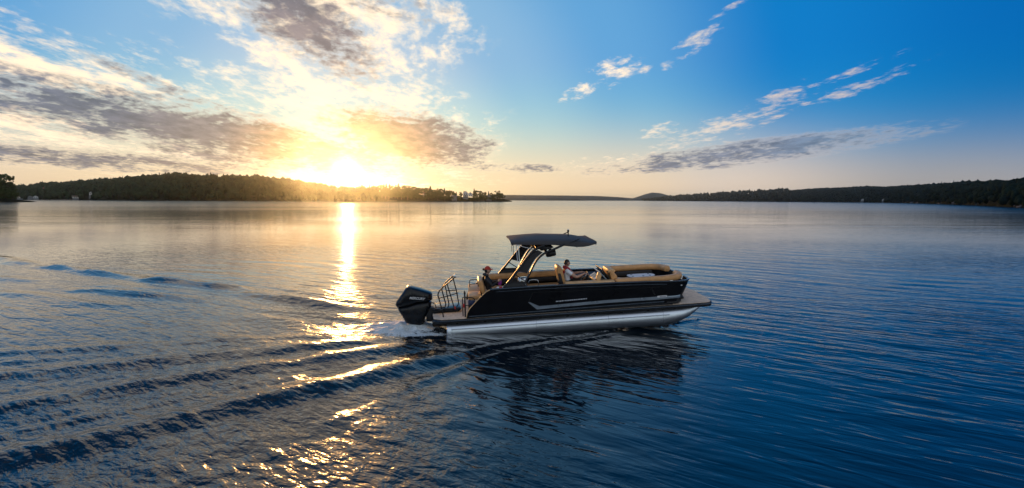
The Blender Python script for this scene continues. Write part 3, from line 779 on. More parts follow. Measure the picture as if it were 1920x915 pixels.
def rrect(w, h, r, n=3):
    out = []
    for (cx, cz, a0) in ((w / 2 - r, h / 2 - r, 0), (-w / 2 + r, h / 2 - r, 90), (-w / 2 + r, -h / 2 + r, 180), (w / 2 - r, -h / 2 + r, 270)):
        for k in range(n + 1): a = R(a0 + 90 * k / n); out.append((cx + r * math.cos(a), cz + r * math.sin(a)))
    return out
def P(name, me, m, parent=boat): return link(name, me, m, parent)
def box(name, lo, hi, m, parent=boat, bevel=.02):
    c = [(a + b) / 2 for a, b in zip(lo, hi)]; s = [b - a for a, b in zip(lo, hi)]
    return P(name, box_mesh(name, c, s, bevel), m, parent)
def cushion_path(name, path, w, h, r, m, parent=boat, puff=.0):
    q = smooth_path(path, 6); n = len(q)
    d0 = (q[1] - q[0]).normalized(); d1 = (q[-1] - q[-2]).normalized()
    q = [q[0] - d0 * .035, q[0] - d0 * .02] + q + [q[-1] + d1 * .02, q[-1] + d1 * .035]
    sc = [.72, .9] + [1.0] * n + [.9, .72]
    return P(name, sweep(name, q, rrect(w, h, r), scale=sc), m, parent)

# --- pontoons
for v in (-.92, 0.0, .92):
    rings = [(.05, .03, .20), (.055, .03, .31), (.08, .03, .33)] + [(u, .03, .33) for u in np.linspace(.6, 7.2, 12)] + [(7.6, .06, .315), (7.9, .10, .27), (8.15, .155, .215), (8.35, .22, .15), (8.5, .275, .095), (8.62, .325, .04), (8.66, .345, .008)]
    n = 28; V = []; Fs = []
    for (u, w, r) in rings:
        for k in range(n): a = 6.2832 * k / n; V.append((u, v + r * math.cos(a), w + r * math.sin(a)))
    for i in range(len(rings) - 1):
        for k in range(n): Fs.append((i * n + k, i * n + (k + 1) % n, (i + 1) * n + (k + 1) % n, (i + 1) * n + k))
    Fs += [tuple(range(n))]
    pt = P('pontoon', from_py('pontoon', V, Fs, 35), M_ALU)
    for u in (.22, 2.95, 5.35, 7.2): P('weld_seam', sweep('weld_seam', [(u, v + .332 * math.cos(6.2832 * k / 28), .03 + .332 * math.sin(6.2832 * k / 28)) for k in range(28)], [(.006, 0), (0, .004), (-.006, 0), (0, -.004)], (1, 0, 0), True), M_ALU2, pt)
    P('spray_strake', prism('spray_strake', [(.2, .13), (7.4, .13), (7.4, .15), (.2, .15)], v - .36, v - .30), M_ALU, pt)
    P('mounting_bracket', prism('mounting_bracket', [(.3, .33), (7.9, .33), (7.9, .40), (.3, .40)], v - .06, v + .06), M_ALU2, pt)
# --- deck, its black edge and cross members
half = [(-.42, .55), (-.36, 1.1), (-.1, 1.29), (.4, 1.30), (8.6, 1.30), (8.80, 1.26), (8.90, 1.12), (8.94, .7), (8.96, .3)]
plan = [(u, -v) for u, v in half] + [(u, v) for u, v in half[::-1]]
P('deck', prism('deck', [(u * .996 + .01, v * .974) for u, v in plan], .44, .492, 'z'), M_DECK)
P('deck_edge', prism('deck_edge', plan, .345, .476, 'z', bevel=.012), M_BTUBE)
P('rub_rail', sweep('rub_rail', [(u, v, .425) for u, v in plan], rrect(.035, .05, .012), closed=True), M_RAIL)
for k in range(9): box('crossmember', (.35 + k * .9, -1.2, .30), (.43 + k * .9, 1.2, .344), M_BTUBE, bevel=0)
# --- side walls
rear = [(.71, .487), (.75, .66), (.84, .80), (.95, .91), (1.18, 1.13), (1.38, 1.30), (1.47, 1.345), (1.6, 1.36)]
topl = [(2.7, 1.358), (3.9, 1.35), (5.5, 1.315), (6.6, 1.285), (7.3, 1.25)]
botl = [(7.3, .56), (6.6, .555), (4.9, .53), (3.0, .51), (1.76, .495)]
for sgn in (-1, 1):
    lab = 'near' if sgn < 0 else 'far'
    a, b = (-1.285, -1.235) if sgn < 0 else (1.235, 1.285)
    sp = P('side_panel', prism('side_panel', rear + topl + botl, a, b), M_PANEL)
    o_ = -1.287 if sgn < 0 else 1.287
    st = [(2.70, .885), (2.98, .625), (3.3, .640), (5.3, .692), (7.0, .69), (7.32, .70), (7.32, .795), (7.0, .79), (5.3, .787), (3.2, .735), (3.05, .735), (2.755, .885)]
    P('side_stripe', prism('side_stripe', st, o_ - .006, o_ + .006), M_STRIPE, sp)
    P('panel_seam', prism('panel_seam', [(2.70, .89), (2.74, .89), (2.88, 1.19), (7.1, 1.10), (7.1, 1.115), (2.86, 1.205)], o_ - .004, o_ + .004), M_BLACK, sp)
    P('edge_piping', tube('edge_piping', [(u - .004, o_ * .985, w + .006) for u, w in rear], .017), M_TANL, sp)
    rl = [(1.5, o_ * .98, 1.37)] + [(u, o_ * .98, w + .022) for u, w in topl] + [(7.3, o_ * .98, 1.272)]
    P('top_rail', sweep('top_rail', rl, rrect(.07, .055, .018)), M_RAIL, sp)
    P('lower_rail', sweep('lower_rail', [(1.7, o_, 1.29)] + [(u, o_, w - .065) for u, w in topl], rrect(.012, .022, .004)), M_RAIL, sp)
    P('lower_rail', sweep('lower_rail', [(.78, o_, .535), (3.0, o_, .555), (7.2, o_, .60)], rrect(.016, .05, .005)), M_RAIL, sp)
    # the wall wraps round the bow, raked forward at the top
    bot = smooth_path([(7.28, sgn * 1.26, .56), (7.55, sgn * 1.25, .57), (7.78, sgn * 1.12, .58), (7.9, sgn * .88, .59), (7.95, sgn * .45, .59)], 5)
    top = smooth_path([(7.28, sgn * 1.26, 1.25), (7.75, sgn * 1.255, 1.235), (8.05, sgn * 1.13, 1.22), (8.2, sgn * .88, 1.21), (8.24, sgn * .45, 1.205)], 5)
    V = []; n = len(bot)
    for off in (0, .04):
        for i in range(n):
            for s in np.linspace(0, 1, 5):
                q = bot[i].lerp(top[i], s); q = q + Vector((-off * (.3 if i < 4 else 1), -sgn * off, 0)) + Vector((.02 * math.sin(s * 3.14), 0, 0)); V.append(q)
    Fs = []
    G = np.arange(2 * n * 5).reshape(2, n, 5)
    for l in range(2):
        for i in range(n - 1):
            for j in range(4): Fs.append((G[l, i, j], G[l, i + 1, j], G[l, i + 1, j + 1], G[l, i, j + 1]))
    for i in range(n - 1): Fs += [(G[0, i, 0], G[0, i + 1, 0], G[1, i + 1, 0], G[1, i, 0]), (G[0, i, 4], G[0, i + 1, 4], G[1, i + 1, 4], G[1, i, 4])]
    for j in range(4): Fs += [(G[0, 0, j], G[0, 0, j + 1], G[1, 0, j + 1], G[1, 0, j]), (G[0, n - 1, j], G[0, n - 1, j + 1], G[1, n - 1, j + 1], G[1, n - 1, j])]
    bp = P('bow_panel', from_py('bow_panel', V, [tuple(int(x) for x in f) for f in Fs]), M_PANEL)
    P('top_rail', sweep('top_rail', [q + Vector((-.01, -sgn * .015, .022)) for q in top], rrect(.07, .055, .018)), M_RAIL, bp)
    P('base_rail', sweep('base_rail', [q + Vector((.012, sgn * .012, -.015)) for q in bot], rrect(.05, .07, .018)), M_BTUBE, bp)
    P('side_stripe', sweep('side_stripe', [bot[i].lerp(top[i], .25) + Vector((.008 + .02 * math.sin(.25 * 3.14), sgn * .006, 0)) for i in range(9)], rrect(.01, .095, .004)), M_STRIPE, bp)
    for q in range(3): box('fender_cleat', (7.84 + .05 * q, sgn * (1.04 - .2 * q) - .04, .60), (7.96 + .05 * q, sgn * (1.04 - .2 * q) + .04, .68), M_BTUBE, bp, .015)
for v_ in (-1.272, 1.246): box('kick_panel', (.76, v_, .485), (7.5, v_ + .026, .60), M_BTUBE, bevel=0)
box('bow_gate', (8.10, -.44, .62), (8.15, .44, 1.14), M_BTUBE)
# --- print and fittings on the near side
let = bpy.data.objects.new('tmp', None)
rl_ = random.Random(4)
u = 3.62; k = 0
wm = P('lettering', prism('lettering', [(3.60, .838), (3.66, .838), (3.67, .868), (3.61, .868)], -1.296, -1.288), M_LET, None)
wm.parent = boat
vs = []; 
for (w_, g_) in [(.05, .016), (.02, .014), (.06, .014), (.05, .016), (.02, .02), (.055, .014), (.06, .016), (.05, .014), (.065, .016), (.06, .014), (.05, .018), (.06, .016), (.07, .02), (.06, .014), (.05, .0)]:
    z0 = .835 + (u - 3.6) * .028; h_ = .032
    P('letter_stroke', prism('letter_stroke', [(u, z0), (u + w_, z0 + .001), (u + w_ + .006, z0 + h_), (u + .006, z0 + h_ - .001)], -1.2935, -1.288), M_LET, wm)
    u += w_ + g_
P('emblem_plate', prism('emblem_plate', [(6.95, .775), (6.99, .757), (7.27, .763), (7.30, .78), (7.28, .822), (6.98, .815)], -1.304, -1.292), M_WHITEP)
for k in range(5): P('emblem_stroke', prism('emblem_stroke', [(7.05 + .042 * k, .782), (7.08 + .042 * k, .782), (7.085 + .042 * k, .802), (7.055 + .042 * k, .802)], -1.308, -1.304), M_NAVY, boat)
P('panel_mark', prism('panel_mark', [(6.86, .85), (6.92, .85), (6.78, 1.12), (6.75, 1.12)], -1.292, -1.284), M_BLACK)
box('docking_light', (7.78, -1.275, 1.10), (7.83, -1.235, 1.13), M_WHITEP, bevel=.01)
for u_ in (4.5, 6.75, 7.4): box('rail_cleat', (u_, -1.29, 1.34 - (u_ - 3.9) * .019), (u_ + .10, -1.25, 1.375 - (u_ - 3.9) * .019), M_STEEL, bevel=.012)
box('sticker', (1.72, -1.20, 1.385), (2.0, -1.12, 1.42), M_WHITEP, bevel=.01); box('sticker_bar', (1.80, -1.21, 1.39), (1.90, -1.13, 1.425), M_RED, bevel=.008)
# --- cushions along the near wall
for (a, b) in ((3.98, 4.84), (4.86, 5.55)):
    cushion_path('armrest_pad', [(a, -1.12, 1.375 - (a - 4) * .018), ((a + b) / 2, -1.12, 1.375 - ((a + b) / 2 - 4) * .018), (b, -1.12, 1.375 - (b - 4) * .018)], .28, .11, .04, M_TANL)
for sgn in (-1, 1):
    u0 = 5.66 if sgn < 0 else 5.95
    cushion_path('bow_backrest', [(u0, sgn * 1.10, 1.335), (6.5, sgn * 1.10, 1.335), (7.25, sgn * 1.09, 1.335), (7.68, sgn * .98, 1.34), (7.9, sgn * .76, 1.345), (7.96, sgn * .42, 1.35)], .24, .21, .085, M_TAN)
    cushion_path('side_pad', [(6.25, sgn * .985, 1.14), (7.0, sgn * .985, 1.14), (7.55, sgn * .93, 1.14)], .10, .20, .045, M_DPAD)
    box('bench_base', (5.95 if sgn > 0 else 6.3, min(sgn * .55, sgn * 1.22), .495), (7.75, max(sgn * .55, sgn * 1.22), .86), M_DPAD, bevel=.03)
    box('bench_cushion', (5.9 if sgn > 0 else 6.25, min(sgn * .42, sgn * .98), .86), (7.6, max(sgn * .42, sgn * .98), 1.02), M_TANL, bevel=.06)
# --- long bench on the far side amidships
cushion_path('side_backrest', [(1.55, 1.12, 1.30), (2.5, 1.12, 1.30), (3.4, 1.12, 1.295), (4.25, 1.12, 1.29)], .20, .22, .07, M_TAN)
cushion_path('side_pad', [(3.1, 1.03, 1.12), (4.3, 1.03, 1.12)], .08, .17, .04, M_DPAD)
cushion_path('side_pad', [(1.6, 1.03, 1.12), (2.9, 1.03, 1.12)], .08, .17, .04, M_DPAD)
box('bench_base', (1.5, .55, .495), (4.4, 1.2, .84), M_DPAD, bevel=.03)
for (a, b) in ((1.5, 2.92), (2.94, 4.4)): box('bench_cushion', (a, .45, .84), (b, 1.02, .99), M_TAN, bevel=.05)
box('side_console', (4.5, .5, .495), (5.6, 1.2, 1.28), M_DPAD, bevel=.05)
# --- stern lounge
box('lounge_base', (.78, -.95, .495), (2.0, .95, .86), M_DPAD, bevel=.03)
box('sun_pad', (.80, -.20, 1.00), (1.22, .98, 1.13), M_TAN, bevel=.05)
box('sun_pad', (.80, -.98, 1.00), (1.22, -.21, 1.13), M_TAN, bevel=.05)
box('lounge_riser', (.86, -.94, .86), (1.2, .94, .998), M_DECK, bevel=.02)
box('lounge_cushion', (1.3, -.96, .86), (2.02, .96, 1.02), M_TAN, bevel=.05)
for (a, b) in ((-.95, -.02), (.0, .95)):
    V = prism('lounge_backrest', [(1.30, 1.02), (1.40, 1.02), (1.30, 1.52), (1.25, 1.60), (1.16, 1.61), (1.12, 1.54)], a, b, bevel=.035); P('lounge_backrest', V, M_TAN) if a < 0 else P('lounge_backrest', prism('lounge_backrest', [(1.30, 1.02), (1.40, 1.02), (1.34, 1.26), (1.29, 1.30), (1.22, 1.29)], a, b, bevel=.03), M_TAN)
P('grab_rail', tube('grab_rail', smooth_path([(1.16, .42, 1.12), (1.13, .42, 1.36), (1.0, .42, 1.38), (.88, .42, 1.36), (.86, .42, 1.12)], 4), .014), M_BTUBE)
P('grab_rail', tube('grab_rail', [(.87, .42, 1.22), (1.14, .42, 1.235)], .012), M_BTUBE)
# --- captain's chair
cx, cv = 3.92, -.5
chair = P('captain_chair', prism('captain_chair', [(3.98, 1.10), (4.10, 1.10), (3.96, 1.72), (3.92, 1.86), (3.84, 1.915), (3.77, 1.87), (3.76, 1.74), (3.86, 1.30)], -.76, -.24, bevel=.05), M_TAN)
P('shell', prism('shell', [(3.95, 1.08), (4.02, 1.08), (3.88, 1.66), (3.79, 1.66), (3.84, 1.30)], -.775, -.225, bevel=.02), M_DPAD, chair)
box('chair_cushion', (3.98, -.77, .98), (4.5, -.23, 1.11), M_TAN, chair, .05)
P('pedestal', tube('pedestal', [(4.2, -.5, .49), (4.2, -.5, .99)], .06, 12), M_STEEL, chair)
for v in (-.80, -.20): box('armrest', (4.02, v - .035, 1.28), (4.36, v + .035, 1.33), M_DPAD, chair, .02)
# --- helm
helm = P('helm_console', prism('helm_console', [(4.92, .495), (5.52, .495), (5.50, 1.32), (5.16, 1.50), (4.98, 1.40), (4.90, 1.20)], -1.02, -.10, bevel=.04), M_DPAD)
P('dash_panel', prism('dash_panel', [(4.99, 1.405), (5.16, 1.503), (5.15, 1.520), (4.98, 1.420)], -.92, -.2), M_WHITEP, helm)
P('gauge_screen', prism('gauge_screen', [(5.01, 1.425), (5.14, 1.50), (5.135, 1.522), (5.0, 1.444)], -.70, -.36), M_PANE, helm)
P('console_pad', prism('console_pad', [(5.00, 1.26), (5.10, 1.24), (5.20, 1.55), (5.16, 1.66), (5.09, 1.66), (5.03, 1.5)], -1.04, -.88, bevel=.04), M_TANL, helm)
ws = P('windscreen', prism('windscreen', [(5.215, 1.74), (5.245, 1.75), (5.55, 1.325), (5.51, 1.315)], -1.0, -.12), M_GLASS)
P('screen_frame', tube('screen_frame', [(5.52, -1.01, 1.32), (5.225, -1.01, 1.75), (5.225, -.11, 1.75), (5.52, -.11, 1.32)], .014), M_BTUBE, ws)
P('screen_glare', prism('screen_glare', [(5.12, 1.66), (5.15, 1.68), (5.46, 1.33), (5.42, 1.32)], -.98, -.2), M_STRIPE, ws)  # silver-blue sheet standing in for glare behind the windscreen
wc = Vector((4.74, -.5, 1.46)); ax = Vector((-.80, 0, .60)).normalized(); e1 = Vector((0, 1, 0)); e2 = ax.cross(e1)
sw = P('steering_wheel', tube('steering_wheel', [wc + e1 * .175 * math.cos(6.2832 * k / 24) + e2 * .175 * math.sin(6.2832 * k / 24) for k in range(24)], .017, 8, True, up=tuple(ax)), M_BTUBE)
for k in range(3): P('spoke', tube('spoke', [wc - ax * .03, wc + e1 * .17 * math.cos(6.2832 * k / 3 + .5) + e2 * .17 * math.sin(6.2832 * k / 3 + .5)], .012, 6), M_STEEL, sw)
P('steering_column', tube('steering_column', [wc - ax * .02, wc - ax * .30], .028, 10), M_BTUBE, sw)
P('throttle_lever', tube('throttle_lever', [(4.98, -.2, 1.38), (4.92, -.2, 1.52), (4.90, -.27, 1.54)], .014), M_STEEL)
# --- bow chaise against the console
P('chaise_back', prism('chaise_back', [(5.56, .90), (5.95, .95), (5.80, 1.28), (5.72, 1.52), (5.60, 1.655), (5.50, 1.66), (5.49, 1.56), (5.56, 1.30)], -.98, -.10, bevel=.05), M_TAN)
P('chaise_headrest', prism('chaise_headrest', [(5.44, 1.60), (5.68, 1.60), (5.70, 1.67), (5.62, 1.72), (5.46, 1.72)], -.90, -.18, bevel=.03), M_TANL)
P('chaise_pillow', prism('chaise_pillow', [(5.80, 1.23), (6.12, 1.19), (6.14, 1.25), (6.02, 1.33), (5.78, 1.36)], -.98, -.50, bevel=.03), M_TANL)
box('chaise_seat', (5.6, -.98, .80), (6.3, -.10, 1.0), M_TANL, bevel=.05); box('chaise_base', (5.6, -.95, .495), (6.25, -.12, .80), M_DPAD, bevel=.02)
# --- table
tb = P('table', prism('table', smooth_path([(6.48, .32, 0), (6.52, .16, 0), (6.70, .10, 0), (7.20, .10, 0), (7.40, .16, 0), (7.46, .34, 0), (7.40, .52, 0), (7.2, .60, 0), (6.7, .60, 0), (6.52, .52, 0)], 3, True), 1.16, 1.195, 'z'), M_WHITEP)
P('table_edge', sweep('table_edge', smooth_path([(6.47, .32, 1.17), (6.51, .155, 1.17), (6.70, .09, 1.17), (7.20, .09, 1.17), (7.41, .155, 1.17), (7.47, .34, 1.17), (7.41, .53, 1.17), (7.2, .61, 1.17), (6.7, .61, 1.17), (6.51, .53, 1.17)], 3, True), rrect(.02, .03, .006), closed=True), M_BTUBE, tb)
for (a, b) in ((6.64, .22), (7.26, .22), (6.66, .48), (7.28, .48), (7.0, .17)): P('cup_holder', tube('cup_holder', [(a, b, 1.150), (a, b, 1.199)], .042, 14), M_DPAD, tb)
P('table_leg', tube('table_leg', [(6.97, .35, .49), (6.97, .35, 1.16)], .045, 12), M_STEEL, tb)
# --- arch tower
def arch_side(v0, v1, sgn):
    rearp = [(1.93, v0, 1.375), (2.40, v0 + (v1 - v0) * .3, 1.90), (2.80, v0 + (v1 - v0) * .7, 2.36), (3.05, v1, 2.56), (3.35, v1, 2.66)]
    frontp = [(2.56, v0, 1.375), (2.80, v0 + (v1 - v0) * .3, 1.78), (3.05, v0 + (v1 - v0) * .7, 2.18), (3.33, v1, 2.40), (3.68, v1, 2.53), (4.0, v1, 2.66)]
    leg = P('arch_leg', sweep('arch_leg', smooth_path(rearp, 5), rrect(.06, .115, .025), up=(0, 1, 0)), M_BTUBE)
    P('front_spar', sweep('front_spar', smooth_path(frontp, 5), rrect(.06, .115, .025), up=(0, 1, 0)), M_BTUBE, leg)
    rp, fp = smooth_path(rearp[:4], 6), smooth_path(frontp[:4], 6)
    lo = 6
    fp = [r_.lerp(f_, .80) for r_, f_ in zip(rp, fp)]
    V = [q + Vector((0, sgn * .005, 0)) for q in rp[lo:]] + [q + Vector((0, sgn * .005, 0)) for q in fp[lo:]] + [q + Vector((0, sgn * .025, 0)) for q in rp[lo:]] + [q + Vector((0, sgn * .025, 0)) for q in fp[lo:]]
    n = len(rp[lo:]); Fs = []
    for i in range(n - 1): Fs += [(i, i + 1, n + i + 1, n + i), (2 * n + i, 3 * n + i, 3 * n + i + 1, 2 * n + i + 1)]
    Fs += [(0, n, 3 * n, 2 * n), (n - 1, 3 * n - 1, 4 * n - 1, 2 * n - 1)]
    P('arch_panel', from_py('arch_panel', V, Fs), M_DPAD, leg)
    P('brace', tube('brace', [(2.32, v0 + (v1 - v0) * .25, 1.80), (2.66, v0 + (v1 - v0) * .15, 1.55)], .016), M_BTUBE, leg)
    P('highlight_tube', tube('highlight_tube', smooth_path([(2.16, v0 - sgn * .05, 1.56), (2.52, v0 + (v1 - v0) * .4 - sgn * .05, 2.0), (2.86, v1 - sgn * .04, 2.38), (3.1, v1 - sgn * .03, 2.49)], 5), .016), M_BTUBE, leg)
    P('foot_plate', prism('foot_plate', [(1.88, 1.36), (2.72, 1.36), (2.68, 1.43), (2.50, 1.50), (2.10, 1.50), (1.96, 1.44)], v0 - .04, v0 + .04, bevel=.01), M_BTUBE, leg)
    P('side_shield', prism('side_shield', [(2.02, 1.44), (2.62, 1.44), (2.60, 1.56), (2.14, 1.58)], v0 + sgn * -.02, v0 + sgn * -.035), M_DPAD, leg)
arch_side(-1.20, -1.02, 1); arch_side(1.20, 1.02, -1)
for (u_, w_) in ((3.10, 2.57), (3.40, 2.43)): P('arch_beam', sweep('arch_beam', [(u_, -1.04, w_), (u_, -.5, w_ + .04), (u_, .5, w_ + .04), (u_, 1.04, w_)], rrect(.09, .06, .02)), M_BTUBE)
P('arch_roof', prism('arch_roof', [(3.0, 2.54), (3.5, 2.50), (3.66, 2.57), (3.2, 2.63)], -.95, .95, bevel=.015), M_DPAD)
for v in (-.72, .72):
    s_ = P('speaker', sweep('speaker', [(3.42, v, 2.32), (3.46, v, 2.32), (3.56, v, 2.335), (3.66, v, 2.35), (3.74, v, 2.36)], [(.11 * math.cos(6.2832 * k / 16), .11 * math.sin(6.2832 * k / 16)) for k in range(16)], scale=[.7, .95, 1.05, 1, .85]), M_BTUBE)
    box('speaker_bracket', (3.52, v - .03, 2.40), (3.60, v + .03, 2.54), M_BTUBE, s_, .01)
# --- bimini canopy: ridge line and hanging edges
def canopy():
    st = [(2.26, 2.955, 2.755), (2.30, 3.00, 2.735), (2.8, 3.02, 2.71), (3.31, 3.03, 2.69), (3.7, 3.00, 2.655), (4.09, 2.98, 2.60), (4.40, 2.955, 2.555), (4.62, 2.915, 2.545), (4.85, 2.845, 2.575), (5.04, 2.775, 2.61), (5.08, 2.73, 2.625)]
    st = [(u, max(e_ + .06, t_ - .17), e_) for (u, t_, e_) in st]
    cs = [(-1.0, 0.0), (-.99, .34), (-.965, .66), (-.90, .84), (-.62, .92), (-.28, .98), (0, 1.0), (.28, .98), (.62, .92), (.90, .84), (.965, .66), (.99, .34), (1.0, 0.0)]
    V = []; rg = random.Random(3)
    for off in (0.0, -.012):
        for (u, t_, e_) in st:
            for (c, k) in cs:
                sag = .012 * math.sin(u * 7 + c * 3) * (1 - abs(c))
                V.append((u, c * (1.0 if 2.3 < u < 5.0 else .94), e_ + (t_ - e_) * k + sag + off))
    m = len(cs); n = len(st); G = np.arange(2 * n * m).reshape(2, n, m); Fs = []
    for l in range(2):
        for i in range(n - 1):
            for j in range(m - 1): Fs.append((G[l, i, j], G[l, i + 1, j], G[l, i + 1, j + 1], G[l, i, j + 1]))
    for i in range(n - 1): Fs += [(G[0, i, 0], G[0, i + 1, 0], G[1, i + 1, 0], G[1, i, 0]), (G[0, i, -1], G[0, i + 1, -1], G[1, i + 1, -1], G[1, i, -1])]
    for j in range(m - 1): Fs += [(G[0, 0, j], G[0, 0, j + 1], G[1, 0, j + 1], G[1, 0, j]), (G[0, -1, j], G[0, -1, j + 1], G[1, -1, j + 1], G[1, -1, j])]
    cp = P('canopy', from_py('canopy', V, [tuple(int(x) for x in f) for f in Fs], 30), M_CANVAS)
    for (u, t_, e_) in (st[1], st[3], st[6], st[9]):
        P('canopy_bow', tube('canopy_bow', smooth_path([(u, c * .97, e_ + (t_ - e_) * k - .03) for c, k in cs], 2), .014), M_BTUBE, cp)
    for sgn in (-1, 1):
        P('hem', tube('hem', [(u, sgn * (1.0 if 2.3 < u < 5.0 else .94), e_) for (u, t_, e_) in st], .010, 6), M_CANVAS, cp)
        P('strut', tube('strut', [(2.42, sgn * .97, 2.72), (3.10, sgn * 1.02, 2.50)], .013), M_STEEL, cp)
        P('strut', tube('strut', [(2.50, sgn * .97, 2.71), (2.50, sgn * 1.10, 1.98)], .012), M_STEEL, cp)
        P('strut', tube('strut', [(2.44, sgn * .80, 2.72), (2.44, sgn * 1.06, 2.2)], .010), M_STEEL, cp)
        P('strut', tube('strut', [(2.98, sgn * .98, 2.48), (3.34, sgn * .98, 2.70)], .016), M_BTUBE, cp)
        P('strut', tube('strut', [(3.5, sgn * .98, 2.45), (4.1, sgn * .97, 2.66), (4.5, sgn * .96, 2.80)], .018), M_BTUBE, cp)
canopy()
al = P('anchor_light', tube('anchor_light', [(4.32, 0, 2.78), (4.32, 0, 2.92)], .022, 10), M_BTUBE)
P('lens', tube('lens', [(4.32, 0, 2.92), (4.32, 0, 3.0)], .035, 12), M_BTUBE, al)
P('cap', tube('cap', [(4.32, 0, 3.0), (4.32, 0, 3.015)], .03, 12), M_WHITEP, al)
# --- stainless pot-shaped cooler and rail beside the arch
P('rail_hoop', tube('rail_hoop', smooth_path([(2.78, -1.02, 1.36), (2.80, -1.02, 1.53), (2.95, -1.02, 1.55), (3.08, -1.02, 1.52), (3.1, -1.02, 1.36)], 4), .012), M_STEEL)
box('galley_unit', (2.45, -1.1, .495), (3.15, -.75, 1.30), M_DECK, bevel=.03)
P('sink_bowl', sweep('sink_bowl', [(2.62, -.62, 1.20), (2.62, -.62, 1.30), (2.62, -.62, 1.45), (2.62, -.62, 1.56), (2.62, -.62, 1.58)], [(.17 * math.cos(6.2832 * k / 20), .17 * math.sin(6.2832 * k / 20)) for k in range(20)], up=(0, 1, 0), scale=[.8, .95, 1, .9, .8]), M_STEEL)
# --- stern: gate, ladder, hatch
gt = P('stern_gate', tube('stern_gate', [(.67, -1.1, .49), (.69, -1.1, 1.27)], .026, 10), M_BTUBE)
P('finial', sweep('finial', [(.69, -1.1, 1.24), (.69, -1.1, 1.27), (.69, -1.1, 1.36)], [(.04 * math.cos(6.2832 * k / 8), .04 * math.sin(6.2832 * k / 8)) for k in range(8)], up=(0, 1, 0), scale=[.6, 1, .1]), M_BTUBE, gt)
P('gate_rail', tube('gate_rail', smooth_path([(.60, -1.08, .52), (.61, -1.08, 1.06), (.66, -1.08, 1.12), (.93, -1.08, 1.10), (1.0, -1.08, 1.02)], 4), .016), M_BTUBE, gt)
P('gate_rail', tube('gate_rail', [(.62, -1.08, .86), (.86, -1.08, .85)], .013), M_BTUBE, gt)
box('gate_catch', (.61, -1.12, .80), (.67, -1.07, .93), M_RED, gt, .01)
box('storage_bag', (.78, -.95, .78), (1.02, -.72, .99), M_NAVY, bevel=.04)
lad = P('boarding_ladder', tube('boarding_ladder', smooth_path([(-.10, -.45, .62), (-.17, -.45, .95), (-.20, -.45, 1.12), (-.14, -.45, 1.25), (-.02, -.45, 1.37), (.16, -.45, 1.50), (.36, -.45, 1.655)], 4), .022), M_BTUBE)
P('ladder_rail', tube('ladder_rail', smooth_path([(.02, .10, .62), (-.06, .10, 1.0), (-.09, .10, 1.17), (-.04, .10, 1.30), (.06, .10, 1.42), (.20, .10, 1.53), (.38, .10, 1.67)], 4), .022), M_BTUBE, lad)
P('ladder_leg', tube('ladder_leg', [(.12, -.45, 1.47), (.24, -.45, .95), (.34, -.45, .50)], .020), M_BTUBE, lad)
P('ladder_leg', tube('ladder_leg', [(.02, .10, 1.37), (.07, .10, 1.0), (.14, .10, .50)], .020), M_BTUBE, lad)
P('ladder_leg', tube('ladder_leg', [(.30, .10, 1.60), (.40, .10, 1.1), (.47, .10, .50)], .020), M_BTUBE, lad)
P('rung', tube('rung', [(-.18, -.45, 1.0), (.05, -.30, 1.01), (.45, .0, 1.04)], .016), M_BTUBE, lad)
P('rung', tube('rung', [(.04, -.0, 1.14), (.42, .10, 1.12)], .016), M_BTUBE, lad)
P('rung', tube('rung', [(.36, -.45, 1.655), (.38, .10, 1.67)], .022), M_BTUBE, lad)
P('rung', tube('rung', [(-.02, -.45, 1.37), (.04, .10, 1.40)], .018), M_BTUBE, lad)
box('catch', (.33, -.40, 1.64), (.43, -.28, 1.74), M_STEEL, lad, .015)
box('red_grip', (.315, -.475, .56), (.365, -.425, .70), M_RED, lad, .01)
P('hatch_cover', prism('hatch_cover', [(-.42, .60), (.54, .60), (.46, .52), (-.36, .50), (-.42, .54)], -.50, .45, bevel=.012), M_BLACK)
box('hatch_top', (-.40, -.46, .602), (.50, .40, .66), M_PANE, bevel=.02)
# --- outboard motor
mot = P('outboard_motor', None or prism('tmp', [(0, 0), (1, 0), (0, 1)], 0, 1), M_BLACK)
def slices(name, prof, sl, ang=35):
    """profile in (x,z) repeated at several y with its own inset: a rounded body"""
    c = Vector((sum(p[0] for p in prof) / len(prof), sum(p[1] for p in prof) / len(prof)))
    V = []; m = len(prof); Fs = []
    for (y, k) in sl:
        for p in prof: V.append((c.x + (p[0] - c.x) * k, y, c.y + (p[1] - c.y) * k))
    for i in range(len(sl) - 1):
        for j in range(m): Fs.append((i * m + j, i * m + (j + 1) % m, (i + 1) * m + (j + 1) % m, (i + 1) * m + j))
    Fs += [tuple(range(m)), tuple((len(sl) - 1) * m + j for j in range(m))]
    return from_py(name, V, Fs, ang)
SL = [(-.33, .66), (-.31, .80), (-.26, .91), (-.17, .985), (0, 1.0), (.17, .985), (.26, .91), (.31, .80), (.33, .66)]
upper = [(-1.66, .80), (-1.62, .92), (-1.45, 1.13), (-1.27, 1.36), (-1.20, 1.395), (-1.10, 1.385), (-.80, 1.28), (-.47, 1.15), (-.42, 1.10), (-.42, .90), (-.50, .86), (-.90, .84), (-1.30, .74), (-1.60, .70)]
mot.data = slices('outboard_motor', upper, SL); mot.data.materials.append(M_BLACK)
lower = [(-1.60, .72), (-1.30, .76), (-.90, .86), (-.50, .88), (-.44, .80), (-.50, .55), (-.68, .30), (-.74, .10), (-.84, .0), (-1.10, .04), (-1.36, .14), (-1.49, .42), (-1.58, .60)]
P('lower_cowl', slices('lower_cowl', lower, [(y * .92, k * .985) for y, k in SL]), M_BLACK, mot)
